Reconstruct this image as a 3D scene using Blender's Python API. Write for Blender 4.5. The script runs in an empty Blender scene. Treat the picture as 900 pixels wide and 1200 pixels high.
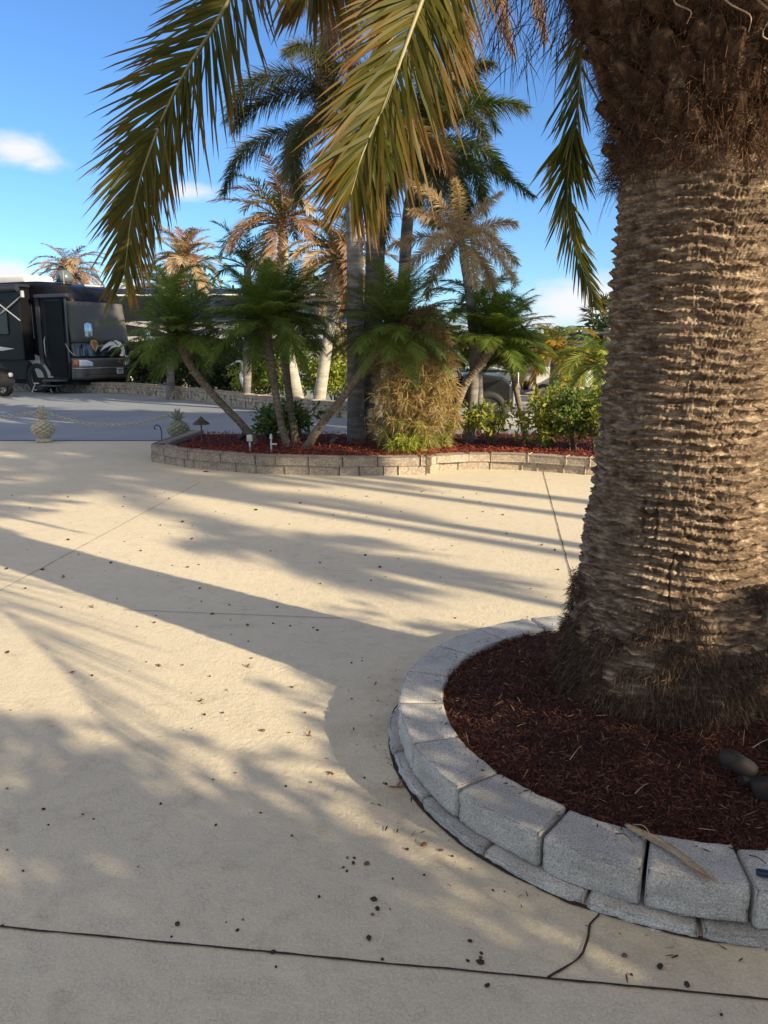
import bpy, bmesh, math, random
import numpy as np
from mathutils import Vector, Matrix
R = math.radians
random.seed(7)
RNG = np.random.default_rng(11)
scene = bpy.context.scene
COL = scene.collection

# ------------------------------------------------------------------ camera
CAM_H = 1.55
PITCH = math.atan(195 / 900)
cd = bpy.data.cameras.new('camera')
cam = bpy.data.objects.new('camera', cd)
COL.objects.link(cam)
cam.location = (0, 0, CAM_H)
cam.rotation_euler = (R(90) - PITCH, 0, 0)
cd.sensor_fit = 'VERTICAL'
cd.sensor_height = 36
cd.lens = 36 * 900 / 1200
cd.clip_start = 0.05
cd.clip_end = 3000
scene.camera = cam

# ------------------------------------------------------------------ sky and sun
SUN_EL = 21.0
SX, SY = 0.805, -0.593            # horizontal direction towards the sun
SUN_ROT = math.atan2(SX, SY)
world = bpy.data.worlds.new('World')
scene.world = world
world.use_nodes = True
wt = world.node_tree
wt.nodes.clear()
wo = wt.nodes.new('ShaderNodeOutputWorld')
bg = wt.nodes.new('ShaderNodeBackground')
bg.inputs['Strength'].default_value = 0.105
sky = wt.nodes.new('ShaderNodeTexSky')
sky.sky_type = 'NISHITA'
sky.sun_disc = False
sky.sun_elevation = R(SUN_EL)
sky.sun_rotation = SUN_ROT
sky.altitude = 0
sky.air_density = 1.0
sky.dust_density = 0.1
sky.ozone_density = 3.0
wt.links.new(bg.outputs[0], wo.inputs[0])


def setup_clouds():
    tc = wt.nodes.new('ShaderNodeTexCoord')
    nz = wt.nodes.new('ShaderNodeTexNoise')
    nz.inputs['Scale'].default_value = 11.0
    nz.inputs['Detail'].default_value = 9
    nz.inputs['Roughness'].default_value = 0.6
    mp0 = wt.nodes.new('ShaderNodeMapping')
    mp0.inputs['Scale'].default_value = (1, 1, 2.4)
    wt.links.new(tc.outputs['Generated'], mp0.inputs[0])
    wt.links.new(mp0.outputs[0], nz.inputs[0])

    def factor(items, lo, hi):
        """azimuth and elevation of each cloud (degrees), half width, half height (radians), strength"""
        total = None
        for az, el, a, b, s in items:
            d = (math.sin(R(az)) * math.cos(R(el)), math.cos(R(az)) * math.cos(R(el)), math.sin(R(el)))
            sb = wt.nodes.new('ShaderNodeVectorMath'); sb.operation = 'SUBTRACT'
            sb.inputs[1].default_value = d
            wt.links.new(tc.outputs['Generated'], sb.inputs[0])
            ml = wt.nodes.new('ShaderNodeVectorMath'); ml.operation = 'MULTIPLY'
            ml.inputs[1].default_value = (1 / a, 1 / a, 1 / b)
            wt.links.new(sb.outputs[0], ml.inputs[0])
            ln = wt.nodes.new('ShaderNodeVectorMath'); ln.operation = 'LENGTH'
            wt.links.new(ml.outputs[0], ln.inputs[0])
            mr = wt.nodes.new('ShaderNodeMapRange')
            mr.inputs['From Min'].default_value = 1.25
            mr.inputs['From Max'].default_value = 0.0
            mr.inputs['To Max'].default_value = s
            wt.links.new(ln.outputs['Value'], mr.inputs['Value'])
            if total is None:
                total = mr.outputs[0]
            else:
                mx = wt.nodes.new('ShaderNodeMath'); mx.operation = 'MAXIMUM'
                wt.links.new(total, mx.inputs[0]); wt.links.new(mr.outputs[0], mx.inputs[1])
                total = mx.outputs[0]
        ad = wt.nodes.new('ShaderNodeMath'); ad.operation = 'ADD'
        wt.links.new(total, ad.inputs[0]); wt.links.new(nz.outputs[0], ad.inputs[1])
        m2 = wt.nodes.new('ShaderNodeMapRange'); m2.interpolation_type = 'SMOOTHSTEP'
        m2.inputs['From Min'].default_value = lo
        m2.inputs['From Max'].default_value = hi
        wt.links.new(ad.outputs[0], m2.inputs['Value'])
        gt = wt.nodes.new('ShaderNodeMapRange')
        gt.inputs['From Max'].default_value = 0.25
        wt.links.new(total, gt.inputs['Value'])
        mu = wt.nodes.new('ShaderNodeMath'); mu.operation = 'MULTIPLY'
        wt.links.new(m2.outputs[0], mu.inputs[0]); wt.links.new(gt.outputs[0], mu.inputs[1])
        return mu.outputs[0]

    tint = wt.nodes.new('ShaderNodeVectorMath'); tint.operation = 'MULTIPLY'
    tint.inputs[1].default_value = (.58, .80, 1.06)
    wt.links.new(sky.outputs[0], tint.inputs[0])
    # small far clouds low over the horizon, then unseen broad warm clouds added to fill the shade
    front = factor([(14.2, 2.8, .085, .042, .95), (11, 1.6, .07, .03, .7), (18.5, 2.0, .09, .035, .9), (-24.3, 12.0, .055, .028, .8), (-22.8, 11.2, .04, .02, .6),
                    (-13.6, 10.0, .055, .018, .62), (-26.5, 4.4, .08, .03, .85), (-22, 3.2, .08, .02, .6), (-35, 6, .1, .04, .8), (32, 5, .16, .05, .9), (5, 1.0, .25, .02, .6)], .72, 1.22)
    back = factor([(180, 38, 1.0, .62, 1.0), (110, 50, .9, .5, .95), (-115, 45, .9, .6, 1.0), (0, 82, .55, .5, .9), (-75, 14, .35, .14, .9), (70, 14, .3, .12, .9)], .72, 1.25)
    src = tint.outputs[0]
    for f, col in ((front, (5.0, 5.1, 5.5, 1)), (back, (4.1, 3.7, 3.35, 1))):
        mix = wt.nodes.new('ShaderNodeMix'); mix.data_type = 'RGBA'
        wt.links.new(f, mix.inputs['Factor'])
        wt.links.new(src, mix.inputs['A'])
        mix.inputs['B'].default_value = col
        src = mix.outputs['Result']
    wt.links.new(src, bg.inputs['Color'])


setup_clouds()
sd = bpy.data.lights.new('sun', 'SUN')
sd.energy = 5.0
sd.angle = R(0.5)
sd.color = (1.0, 0.83, 0.56)
sun = bpy.data.objects.new('sun', sd)
COL.objects.link(sun)
sv = Vector((SX * math.cos(R(SUN_EL)), SY * math.cos(R(SUN_EL)), math.sin(R(SUN_EL))))
sun.rotation_euler = sv.to_track_quat('Z', 'Y').to_euler()
scene.view_settings.view_transform = 'Standard'
scene.view_settings.look = 'None'
scene.view_settings.gamma = 1
scene.view_settings.exposure = 0.84
scene.view_settings.use_curve_mapping = False
scene.render.engine = 'CYCLES'
scene.cycles.max_bounces = 6
scene.cycles.transparent_max_bounces = 6


# ------------------------------------------------------------------ measuring helpers
def ray(u, v):
    x = (u - 450) / 900; y = -(v - 600) / 900
    return np.array([x, math.cos(PITCH) + y * math.sin(PITCH), -math.sin(PITCH) + y * math.cos(PITCH)])


def G(u, v, z=0.0):               # point of the plane z seen at a place of the photograph
    r = ray(u, v); t = (z - CAM_H) / r[2]
    return np.array([r[0] * t, r[1] * t, z])


def P(u, v, Y):                   # point at distance Y
    r = ray(u, v); t = Y / r[1]
    return np.array([r[0] * t, Y, CAM_H + r[2] * t])


def proj(p):
    x, y, z = p[..., 0], p[..., 1], p[..., 2] - CAM_H
    d = y * math.cos(PITCH) - z * math.sin(PITCH)
    up = y * math.sin(PITCH) + z * math.cos(PITCH)
    d = np.where(d < .05, .05, d)
    return 450 + 900 * x / d, 600 - 900 * up / d


# ------------------------------------------------------------------ object helpers
def tag(o, label=None, cat=None, group=None, kind=None):
    if label: o['label'] = label
    if cat: o['category'] = cat
    if group: o['group'] = group
    if kind: o['kind'] = kind
    return o


def thing(name, label, cat, loc=(0, 0, 0), rz=0, group=None):
    o = bpy.data.objects.new(name, None)
    COL.objects.link(o)
    o.location = tuple(float(c) for c in loc); o.rotation_euler = (0, 0, rz)
    o.empty_display_size = .1
    return tag(o, label, cat, group)


def link(name, me, mat=None, parent=None, loc=None):
    o = bpy.data.objects.new(name, me)
    COL.objects.link(o)
    if mat is not None:
        me.materials.append(mat)
    if parent is not None:
        o.parent = parent
    if loc is not None:
        o.location = loc
    return o


def npmesh(name, V, F, mat, parent=None, smooth=False, uv=None, off=None):
    """V (n,3); F (m,4) or (m,3) index array; uv per vertex (n,2)"""
    V = np.asarray(V, dtype=np.float32)
    if off is not None:
        V = V - np.asarray(off, dtype=np.float32)
    F = np.asarray(F, dtype=np.int32)
    me = bpy.data.meshes.new(name)
    k = F.shape[1]
    me.vertices.add(len(V)); me.vertices.foreach_set('co', V.ravel())
    me.loops.add(F.size); me.loops.foreach_set('vertex_index', F.ravel())
    me.polygons.add(len(F))
    me.polygons.foreach_set('loop_start', np.arange(0, F.size, k, dtype=np.int32))
    me.polygons.foreach_set('loop_total', np.full(len(F), k, dtype=np.int32))
    if smooth:
        me.polygons.foreach_set('use_smooth', np.ones(len(F), dtype=bool))
    me.update(calc_edges=True)
    if uv is not None:
        l = me.uv_layers.new(name='UVMap')
        l.data.foreach_set('uv', np.asarray(uv, dtype=np.float32)[F.ravel()].ravel())
    return link(name, me, mat, parent)


class BM:
    """collects shapes for ONE mesh"""
    def __init__(s): s.b = bmesh.new()

    def box(s, c, size, rot=(0, 0, 0), bevel=0.0, seg=1, taper=None):
        r = bmesh.ops.create_cube(s.b, size=1)
        vs = r['verts']
        for v in vs:
            v.co = Vector((v.co.x * size[0], v.co.y * size[1], v.co.z * size[2]))
            if taper and v.co.z > 0:
                v.co.x *= taper; v.co.y *= taper
        if bevel > 0:
            es = list({e for v in vs for e in v.link_edges})
            rr = bmesh.ops.bevel(s.b, geom=es, offset=bevel, segments=seg, affect='EDGES', profile=.5)
            vs = list({v for f in rr['faces'] for v in f.verts} | {v for v in vs if v.is_valid})
        M = Matrix.Translation(Vector([float(x) for x in c])) @ Matrix.Rotation(rot[2], 4, 'Z') @ Matrix.Rotation(rot[1], 4, 'Y') @ Matrix.Rotation(rot[0], 4, 'X')
        bmesh.ops.transform(s.b, matrix=M, verts=vs)
        return s

    def cyl(s, p0, p1, r0, r1=None, seg=12, cap=True):
        p0 = Vector([float(x) for x in p0]); p1 = Vector([float(x) for x in p1])
        r1 = r0 if r1 is None else r1
        d = p1 - p0
        rr = bmesh.ops.create_cone(s.b, cap_ends=cap, segments=seg, radius1=r0, radius2=max(r1, 1e-4), depth=d.length)
        M = Matrix.Translation((p0 + p1) / 2) @ d.to_track_quat('Z', 'Y').to_matrix().to_4x4()
        bmesh.ops.transform(s.b, matrix=M, verts=rr['verts'])
        return s

    def tube(s, pts, r, seg=8):
        pts = [Vector([float(c) for c in p]) for p in pts]
        rs = r if hasattr(r, '__len__') else [r] * len(pts)
        rings = []
        for i, p in enumerate(pts):
            t = (pts[min(i + 1, len(pts) - 1)] - pts[max(i - 1, 0)]).normalized()
            a = Vector((0, 0, 1)) if abs(t.z) < .9 else Vector((1, 0, 0))
            x = t.cross(a).normalized(); y = t.cross(x)
            rings.append([s.b.verts.new(p + (x * math.cos(2 * math.pi * k / seg) + y * math.sin(2 * math.pi * k / seg)) * rs[i]) for k in range(seg)])
        for i in range(len(rings) - 1):
            for k in range(seg):
                s.b.faces.new((rings[i][k], rings[i][(k + 1) % seg], rings[i + 1][(k + 1) % seg], rings[i + 1][k]))
        s.b.faces.new(rings[0]); s.b.faces.new(list(reversed(rings[-1])))
        return s

    def lathe(s, prof, c=(0, 0, 0), seg=20, cap=True):
        rings = []
        for r, z in prof:
            rings.append([s.b.verts.new((c[0] + r * math.cos(2 * math.pi * k / seg), c[1] + r * math.sin(2 * math.pi * k / seg), c[2] + z)) for k in range(seg)])
        for i in range(len(rings) - 1):
            for k in range(seg):
                s.b.faces.new((rings[i][k], rings[i][(k + 1) % seg], rings[i + 1][(k + 1) % seg], rings[i + 1][k]))
        if cap:
            s.b.faces.new(list(reversed(rings[0]))); s.b.faces.new(rings[-1])
        return s

    def prism(s, poly, z0, z1, M=None):
        """poly [(x,y)] extruded from z0 to z1 then transformed by M"""
        a = [s.b.verts.new((x, y, z0)) for x, y in poly]
        b = [s.b.verts.new((x, y, z1)) for x, y in poly]
        n = len(poly)
        fs = [s.b.faces.new(list(reversed(a))), s.b.faces.new(b)]
        for i in range(n):
            fs.append(s.b.faces.new((a[i], a[(i + 1) % n], b[(i + 1) % n], b[i])))
        if M is not None:
            bmesh.ops.transform(s.b, matrix=M, verts=a + b)
        return s

    def build(s, name, mat, parent=None, smooth=False):
        bmesh.ops.recalc_face_normals(s.b, faces=s.b.faces)
        me = bpy.data.meshes.new(name)
        s.b.to_mesh(me); s.b.free()
        if smooth:
            me.polygons.foreach_set('use_smooth', np.ones(len(me.polygons), dtype=bool))
        return link(name, me, mat, parent)


# ------------------------------------------------------------------ numpy noise
_LAT = {}


def _lat(seed):
    if seed not in _LAT: _LAT[seed] = np.random.default_rng(seed).random((512, 512))
    return _LAT[seed]


def vnoise(x, y, px=None, seed=0):
    """value noise on a lattice, periodic in x with period px (integer)"""
    g = _lat(seed)
    xi = np.floor(x).astype(int); yi = np.floor(y).astype(int)
    fx = x - xi; fy = y - yi
    fx = fx * fx * (3 - 2 * fx); fy = fy * fy * (3 - 2 * fy)
    w = px if px else 512
    x0 = (xi % w) % 512; x1 = ((xi + 1) % w) % 512
    y0 = yi % 512; y1 = (yi + 1) % 512
    return (g[x0, y0] * (1 - fx) + g[x1, y0] * fx) * (1 - fy) + (g[x0, y1] * (1 - fx) + g[x1, y1] * fx) * fy


def fbm(x, y, px=None, seed=0, oct=4):
    s = 0; a = .5
    for o in range(oct):
        s = s + a * vnoise(x * 2 ** o, y * 2 ** o, px * 2 ** o if px else None, seed + o)
        a *= .5
    return s


# ------------------------------------------------------------------ materials
MATS = {}


def newmat(name):
    m = bpy.data.materials.new(name); m.use_nodes = True
    return m, m.node_tree, m.node_tree.nodes['Principled BSDF']


def N(nt, t, **kw):
    n = nt.nodes.new(t)
    for k, v in kw.items():
        if k in n.inputs: n.inputs[k].default_value = v
        else: setattr(n, k, v)
    return n


def simple(name, col, rough=.6, metal=0, var=.12, scale=8, bump=.0, bscale=60, coat=0, emis=None, spec=None):
    if name in MATS: return MATS[name]
    m, nt, b = newmat(name)
    tc = N(nt, 'ShaderNodeTexCoord')
    nz = N(nt, 'ShaderNodeTexNoise', Scale=scale, Detail=6.0, Roughness=.6)
    nt.links.new(tc.outputs['Object'], nz.inputs['Vector'])
    mr = N(nt, 'ShaderNodeMapRange')
    mr.inputs['From Min'].default_value = .3; mr.inputs['From Max'].default_value = .7
    mr.inputs['To Min'].default_value = 1 - var; mr.inputs['To Max'].default_value = 1 + var
    nt.links.new(nz.outputs[0], mr.inputs['Value'])
    vm = N(nt, 'ShaderNodeVectorMath', operation='SCALE')
    vm.inputs[0].default_value = col
    nt.links.new(mr.outputs[0], vm.inputs['Scale'])
    nt.links.new(vm.outputs[0], b.inputs['Base Color'])
    b.inputs['Roughness'].default_value = rough
    b.inputs['Metallic'].default_value = metal
    b.inputs['Coat Weight'].default_value = coat
    if spec is not None: b.inputs['Specular IOR Level'].default_value = spec
    if bump:
        n2 = N(nt, 'ShaderNodeTexNoise', Scale=bscale, Detail=5.0, Roughness=.65)
        nt.links.new(tc.outputs['Object'], n2.inputs['Vector'])
        bp = N(nt, 'ShaderNodeBump', Strength=bump, Distance=.02)
        nt.links.new(n2.outputs[0], bp.inputs['Height'])
        nt.links.new(bp.outputs[0], b.inputs['Normal'])
    MATS[name] = m
    return m


def leafmat(name, ca, cb, tip, tipstart=.75, trans=.35, rough=.45, tcol=None):
    """two hues chosen per leaflet, dry tips; light shines through"""
    if name in MATS: return MATS[name]
    m, nt, b = newmat(name)
    uv = N(nt, 'ShaderNodeUVMap')
    sp = N(nt, 'ShaderNodeSeparateXYZ')
    nt.links.new(uv.outputs[0], sp.inputs[0])
    tc = N(nt, 'ShaderNodeTexCoord')
    nz = N(nt, 'ShaderNodeTexNoise', Scale=2.2, Detail=3.0)
    nt.links.new(tc.outputs['Object'], nz.inputs['Vector'])
    av = N(nt, 'ShaderNodeMath', operation='ADD'); nt.links.new(sp.outputs[1], av.inputs[0]); nt.links.new(nz.outputs[0], av.inputs[1])
    mr0 = N(nt, 'ShaderNodeMapRange'); mr0.inputs['From Min'].default_value = .55; mr0.inputs['From Max'].default_value = 1.45
    nt.links.new(av.outputs[0], mr0.inputs['Value'])
    mx = N(nt, 'ShaderNodeMix', data_type='RGBA')
    mx.inputs['A'].default_value = (*ca, 1); mx.inputs['B'].default_value = (*cb, 1)
    nt.links.new(mr0.outputs[0], mx.inputs['Factor'])
    a2 = N(nt, 'ShaderNodeMath', operation='MULTIPLY_ADD')
    nt.links.new(sp.outputs[1], a2.inputs[0]); a2.inputs[1].default_value = .5
    nt.links.new(sp.outputs[0], a2.inputs[2])
    mr = N(nt, 'ShaderNodeMapRange'); mr.inputs['From Min'].default_value = tipstart; mr.inputs['From Max'].default_value = tipstart + .45
    nt.links.new(a2.outputs[0], mr.inputs['Value'])
    m2 = N(nt, 'ShaderNodeMix', data_type='RGBA')
    nt.links.new(mr.outputs[0], m2.inputs['Factor'])
    nt.links.new(mx.outputs['Result'], m2.inputs['A']); m2.inputs['B'].default_value = (*tip, 1)
    nt.links.new(m2.outputs['Result'], b.inputs['Base Color'])
    b.inputs['Roughness'].default_value = max(rough, .55)
    b.inputs['Specular IOR Level'].default_value = .3
    tr = N(nt, 'ShaderNodeBsdfTranslucent')
    if tcol is None:
        tm = N(nt, 'ShaderNodeVectorMath', operation='MULTIPLY')
        tm.inputs[1].default_value = (1.6, 1.7, .9)
        nt.links.new(m2.outputs['Result'], tm.inputs[0]); nt.links.new(tm.outputs[0], tr.inputs['Color'])
    else:
        tr.inputs['Color'].default_value = (*tcol, 1)
    ms = N(nt, 'ShaderNodeMixShader'); ms.inputs[0].default_value = trans
    nt.links.new(b.outputs[0], ms.inputs[1]); nt.links.new(tr.outputs[0], ms.inputs[2])
    out = nt.nodes['Material Output']
    nt.links.new(ms.outputs[0], out.inputs['Surface'])
    MATS[name] = m
    return m


def concrete_mat(name, col, col2, pit=.5, scale=1.0, stain=(.3, .25, .2), stain_amt=.35, ringdirt=None):
    m, nt, b = newmat(name)
    tc = N(nt, 'ShaderNodeTexCoord')
    V = tc.outputs['Object']
    n1 = N(nt, 'ShaderNodeTexNoise', Scale=.9 * scale, Detail=6.0, Roughness=.62)
    n2 = N(nt, 'ShaderNodeTexNoise', Scale=38 * scale, Detail=5.0, Roughness=.6)
    n3 = N(nt, 'ShaderNodeTexNoise', Scale=5.5 * scale, Detail=7.0, Roughness=.7)
    for n in (n1, n2, n3): nt.links.new(V, n.inputs['Vector'])
    mx = N(nt, 'ShaderNodeMix', data_type='RGBA')
    mx.inputs['A'].default_value = (*col, 1); mx.inputs['B'].default_value = (*col2, 1)
    mr = N(nt, 'ShaderNodeMapRange'); mr.inputs['From Min'].default_value = .35; mr.inputs['From Max'].default_value = .65
    nt.links.new(n1.outputs[0], mr.inputs['Value']); nt.links.new(mr.outputs[0], mx.inputs['Factor'])
    # dirt patches
    mr3 = N(nt, 'ShaderNodeMapRange'); mr3.inputs['From Min'].default_value = .56; mr3.inputs['From Max'].default_value = .78
    mr3.inputs['To Max'].default_value = stain_amt
    nt.links.new(n3.outputs[0], mr3.inputs['Value'])
    mx3 = N(nt, 'ShaderNodeMix', data_type='RGBA')
    nt.links.new(mr3.outputs[0], mx3.inputs['Factor']); nt.links.new(mx.outputs['Result'], mx3.inputs['A']); mx3.inputs['B'].default_value = (*stain, 1)
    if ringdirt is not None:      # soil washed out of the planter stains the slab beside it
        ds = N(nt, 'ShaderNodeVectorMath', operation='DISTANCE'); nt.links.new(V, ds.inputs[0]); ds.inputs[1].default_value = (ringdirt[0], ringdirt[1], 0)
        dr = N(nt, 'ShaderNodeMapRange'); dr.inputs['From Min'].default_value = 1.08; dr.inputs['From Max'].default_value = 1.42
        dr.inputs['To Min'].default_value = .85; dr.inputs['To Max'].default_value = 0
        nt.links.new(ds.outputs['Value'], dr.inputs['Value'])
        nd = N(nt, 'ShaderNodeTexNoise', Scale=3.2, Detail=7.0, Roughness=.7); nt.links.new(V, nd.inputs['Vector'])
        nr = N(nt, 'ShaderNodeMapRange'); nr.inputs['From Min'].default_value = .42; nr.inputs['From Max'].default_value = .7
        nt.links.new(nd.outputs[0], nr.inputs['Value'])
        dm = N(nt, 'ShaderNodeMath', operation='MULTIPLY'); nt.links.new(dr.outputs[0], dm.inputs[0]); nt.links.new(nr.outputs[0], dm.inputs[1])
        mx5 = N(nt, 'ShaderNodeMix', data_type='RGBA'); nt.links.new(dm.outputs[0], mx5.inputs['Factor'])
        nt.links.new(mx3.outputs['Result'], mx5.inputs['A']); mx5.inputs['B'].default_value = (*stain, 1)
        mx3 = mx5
    # darker colour in the pits of the sprayed texture
    vo = N(nt, 'ShaderNodeTexVoronoi', feature='DISTANCE_TO_EDGE', Scale=55 * scale)
    wv = N(nt, 'ShaderNodeVectorMath', operation='MULTIPLY_ADD')
    n4 = N(nt, 'ShaderNodeTexNoise', Scale=25 * scale, Detail=3.0)
    nt.links.new(V, n4.inputs['Vector'])
    nt.links.new(n4.outputs['Color'], wv.inputs[0]); wv.inputs[1].default_value = (.06, .06, .06); nt.links.new(V, wv.inputs[2])
    nt.links.new(wv.outputs[0], vo.inputs['Vector'])
    pr = N(nt, 'ShaderNodeMapRange'); pr.inputs['From Min'].default_value = .0; pr.inputs['From Max'].default_value = .09
    nt.links.new(vo.outputs['Distance'], pr.inputs['Value'])
    n5 = N(nt, 'ShaderNodeTexNoise', Scale=14 * scale, Detail=4.0)
    nt.links.new(V, n5.inputs['Vector'])
    gt = N(nt, 'ShaderNodeMapRange'); gt.inputs['From Min'].default_value = .46; gt.inputs['From Max'].default_value = .6
    nt.links.new(n5.outputs[0], gt.inputs['Value'])
    iv = N(nt, 'ShaderNodeMath', operation='SUBTRACT'); iv.inputs[0].default_value = 1; nt.links.new(pr.outputs[0], iv.inputs[1])
    pm = N(nt, 'ShaderNodeMath', operation='MULTIPLY'); nt.links.new(iv.outputs[0], pm.inputs[0]); nt.links.new(gt.outputs[0], pm.inputs[1])
    pa = N(nt, 'ShaderNodeMath', operation='MULTIPLY'); nt.links.new(pm.outputs[0], pa.inputs[0]); pa.inputs[1].default_value = pit * .14
    mx4 = N(nt, 'ShaderNodeMix', data_type='RGBA')
    nt.links.new(pa.outputs[0], mx4.inputs['Factor']); nt.links.new(mx3.outputs['Result'], mx4.inputs['A']); mx4.inputs['B'].default_value = (*[c * .45 for c in col], 1)
    # fine grain
    mg = N(nt, 'ShaderNodeMapRange'); mg.inputs['From Min'].default_value = .3; mg.inputs['From Max'].default_value = .7
    mg.inputs['To Min'].default_value = .88; mg.inputs['To Max'].default_value = 1.1
    n6 = N(nt, 'ShaderNodeTexNoise', Scale=140 * scale, Detail=3.0); nt.links.new(V, n6.inputs['Vector'])
    nt.links.new(n6.outputs[0], mg.inputs['Value'])
    sc = N(nt, 'ShaderNodeVectorMath', operation='SCALE'); nt.links.new(mx4.outputs['Result'], sc.inputs[0]); nt.links.new(mg.outputs[0], sc.inputs['Scale'])
    nt.links.new(sc.outputs[0], b.inputs['Base Color'])
    # height
    h1 = N(nt, 'ShaderNodeMath', operation='MULTIPLY_ADD'); nt.links.new(pm.outputs[0], h1.inputs[0]); h1.inputs[1].default_value = -.7 * pit
    nt.links.new(n2.outputs[0], h1.inputs[2])
    h2 = N(nt, 'ShaderNodeMath', operation='MULTIPLY_ADD'); nt.links.new(n3.outputs[0], h2.inputs[0]); h2.inputs[1].default_value = .6
    nt.links.new(h1.outputs[0], h2.inputs[2])
    bp = N(nt, 'ShaderNodeBump', Strength=.55 * min(1, pit + .3), Distance=.009)
    nt.links.new(h2.outputs[0], bp.inputs['Height']); nt.links.new(bp.outputs[0], b.inputs['Normal'])
    b.inputs['Roughness'].default_value = .85
    b.inputs['Specular IOR Level'].default_value = .25
    return m


def block_mat(name, col, dark, light, gs=160):
    m, nt, b = newmat(name)
    tc = N(nt, 'ShaderNodeTexCoord'); V = tc.outputs['Object']
    n1 = N(nt, 'ShaderNodeTexNoise', Scale=float(gs), Detail=4.0, Roughness=.7)
    n2 = N(nt, 'ShaderNodeTexNoise', Scale=7.0, Detail=6.0, Roughness=.65)
    for n in (n1, n2): nt.links.new(V, n.inputs['Vector'])
    cr = N(nt, 'ShaderNodeValToRGB')
    cr.color_ramp.elements[0].position = .33; cr.color_ramp.elements[0].color = (*dark, 1)
    cr.color_ramp.elements[1].position = .68; cr.color_ramp.elements[1].color = (*light, 1)
    e = cr.color_ramp.elements.new(.5); e.color = (*col, 1)
    nt.links.new(n1.outputs[0], cr.inputs[0])
    mr = N(nt, 'ShaderNodeMapRange'); mr.inputs['From Min'].default_value = .3; mr.inputs['From Max'].default_value = .7
    mr.inputs['To Min'].default_value = .75; mr.inputs['To Max'].default_value = 1.15
    nt.links.new(n2.outputs[0], mr.inputs['Value'])
    oi = N(nt, 'ShaderNodeObjectInfo')
    mo = N(nt, 'ShaderNodeMapRange'); mo.inputs['To Min'].default_value = .86; mo.inputs['To Max'].default_value = 1.1
    nt.links.new(oi.outputs['Random'], mo.inputs['Value'])
    mm = N(nt, 'ShaderNodeMath', operation='MULTIPLY'); nt.links.new(mr.outputs[0], mm.inputs[0]); nt.links.new(mo.outputs[0], mm.inputs[1])
    sc = N(nt, 'ShaderNodeVectorMath', operation='SCALE'); nt.links.new(cr.outputs[0], sc.inputs[0]); nt.links.new(mm.outputs[0], sc.inputs['Scale'])
    nt.links.new(sc.outputs[0], b.inputs['Base Color'])
    ad = N(nt, 'ShaderNodeMath', operation='MULTIPLY_ADD'); nt.links.new(n2.outputs[0], ad.inputs[0]); ad.inputs[1].default_value = 2.0; nt.links.new(n1.outputs[0], ad.inputs[2])
    bp = N(nt, 'ShaderNodeBump', Strength=.7, Distance=.004)
    nt.links.new(ad.outputs[0], bp.inputs['Height']); nt.links.new(bp.outputs[0], b.inputs['Normal'])
    b.inputs['Roughness'].default_value = .9; b.inputs['Specular IOR Level'].default_value = .2
    return m


def bark_mat(name, c1, c2, c3, sx=14, sz=40, bump=.6):
    m, nt, b = newmat(name)
    tc = N(nt, 'ShaderNodeTexCoord')
    mp = N(nt, 'ShaderNodeMapping'); mp.inputs['Scale'].default_value = (sx, sx, sz)
    nt.links.new(tc.outputs['Object'], mp.inputs[0])
    n1 = N(nt, 'ShaderNodeTexNoise', Scale=1.0, Detail=8.0, Roughness=.7); nt.links.new(mp.outputs[0], n1.inputs['Vector'])
    n2 = N(nt, 'ShaderNodeTexNoise', Scale=3.0, Detail=5.0, Roughness=.6); nt.links.new(tc.outputs['Object'], n2.inputs['Vector'])
    cr = N(nt, 'ShaderNodeValToRGB')
    cr.color_ramp.elements[0].position = .32; cr.color_ramp.elements[0].color = (*c1, 1)
    cr.color_ramp.elements[1].position = .68; cr.color_ramp.elements[1].color = (*c3, 1)
    e = cr.color_ramp.elements.new(.5); e.color = (*c2, 1)
    nt.links.new(n1.outputs[0], cr.inputs[0])
    mr = N(nt, 'ShaderNodeMapRange'); mr.inputs['From Min'].default_value = .3; mr.inputs['From Max'].default_value = .7
    mr.inputs['To Min'].default_value = .7; mr.inputs['To Max'].default_value = 1.2
    nt.links.new(n2.outputs[0], mr.inputs['Value'])
    sc = N(nt, 'ShaderNodeVectorMath', operation='SCALE'); nt.links.new(cr.outputs[0], sc.inputs[0]); nt.links.new(mr.outputs[0], sc.inputs['Scale'])
    nt.links.new(sc.outputs[0], b.inputs['Base Color'])
    bp = N(nt, 'ShaderNodeBump', Strength=bump, Distance=.01)
    nt.links.new(n1.outputs[0], bp.inputs['Height']); nt.links.new(bp.outputs[0], b.inputs['Normal'])
    b.inputs['Roughness'].default_value = .9; b.inputs['Specular IOR Level'].default_value = .2
    return m


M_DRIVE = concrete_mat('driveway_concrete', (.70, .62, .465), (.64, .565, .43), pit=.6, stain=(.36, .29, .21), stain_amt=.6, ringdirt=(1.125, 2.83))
M_ROAD = concrete_mat('road_concrete', (.22, .25, .29), (.27, .295, .33), pit=.2, scale=.6, stain=(.2, .22, .24))
M_APRON = concrete_mat('apron_concrete', (.50, .47, .42), (.44, .42, .39), pit=.2, scale=.5, stain=(.3, .3, .29))
M_GROUND = concrete_mat('ground_soil', (.20, .20, .13), (.14, .17, .08), pit=.3, scale=.4)
M_BLOCK = block_mat('granite_grey_block', (.53, .515, .48), (.25, .24, .22), (.78, .76, .72), gs=200)
M_TANBLOCK = block_mat('tan_block', (.36, .30, .24), (.22, .18, .145), (.50, .43, .35), gs=40)
M_STONE = block_mat('rough_stone', (.42, .36, .28), (.15, .12, .09), (.66, .58, .46), gs=9)
M_JOINT = simple('joint_dark', (.045, .028, .02), .95, var=.5, scale=40)
M_BARK = bark_mat('date_palm_bark', (.042, .026, .018), (.18, .125, .087), (.50, .395, .285), 14, 60, .9)
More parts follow.
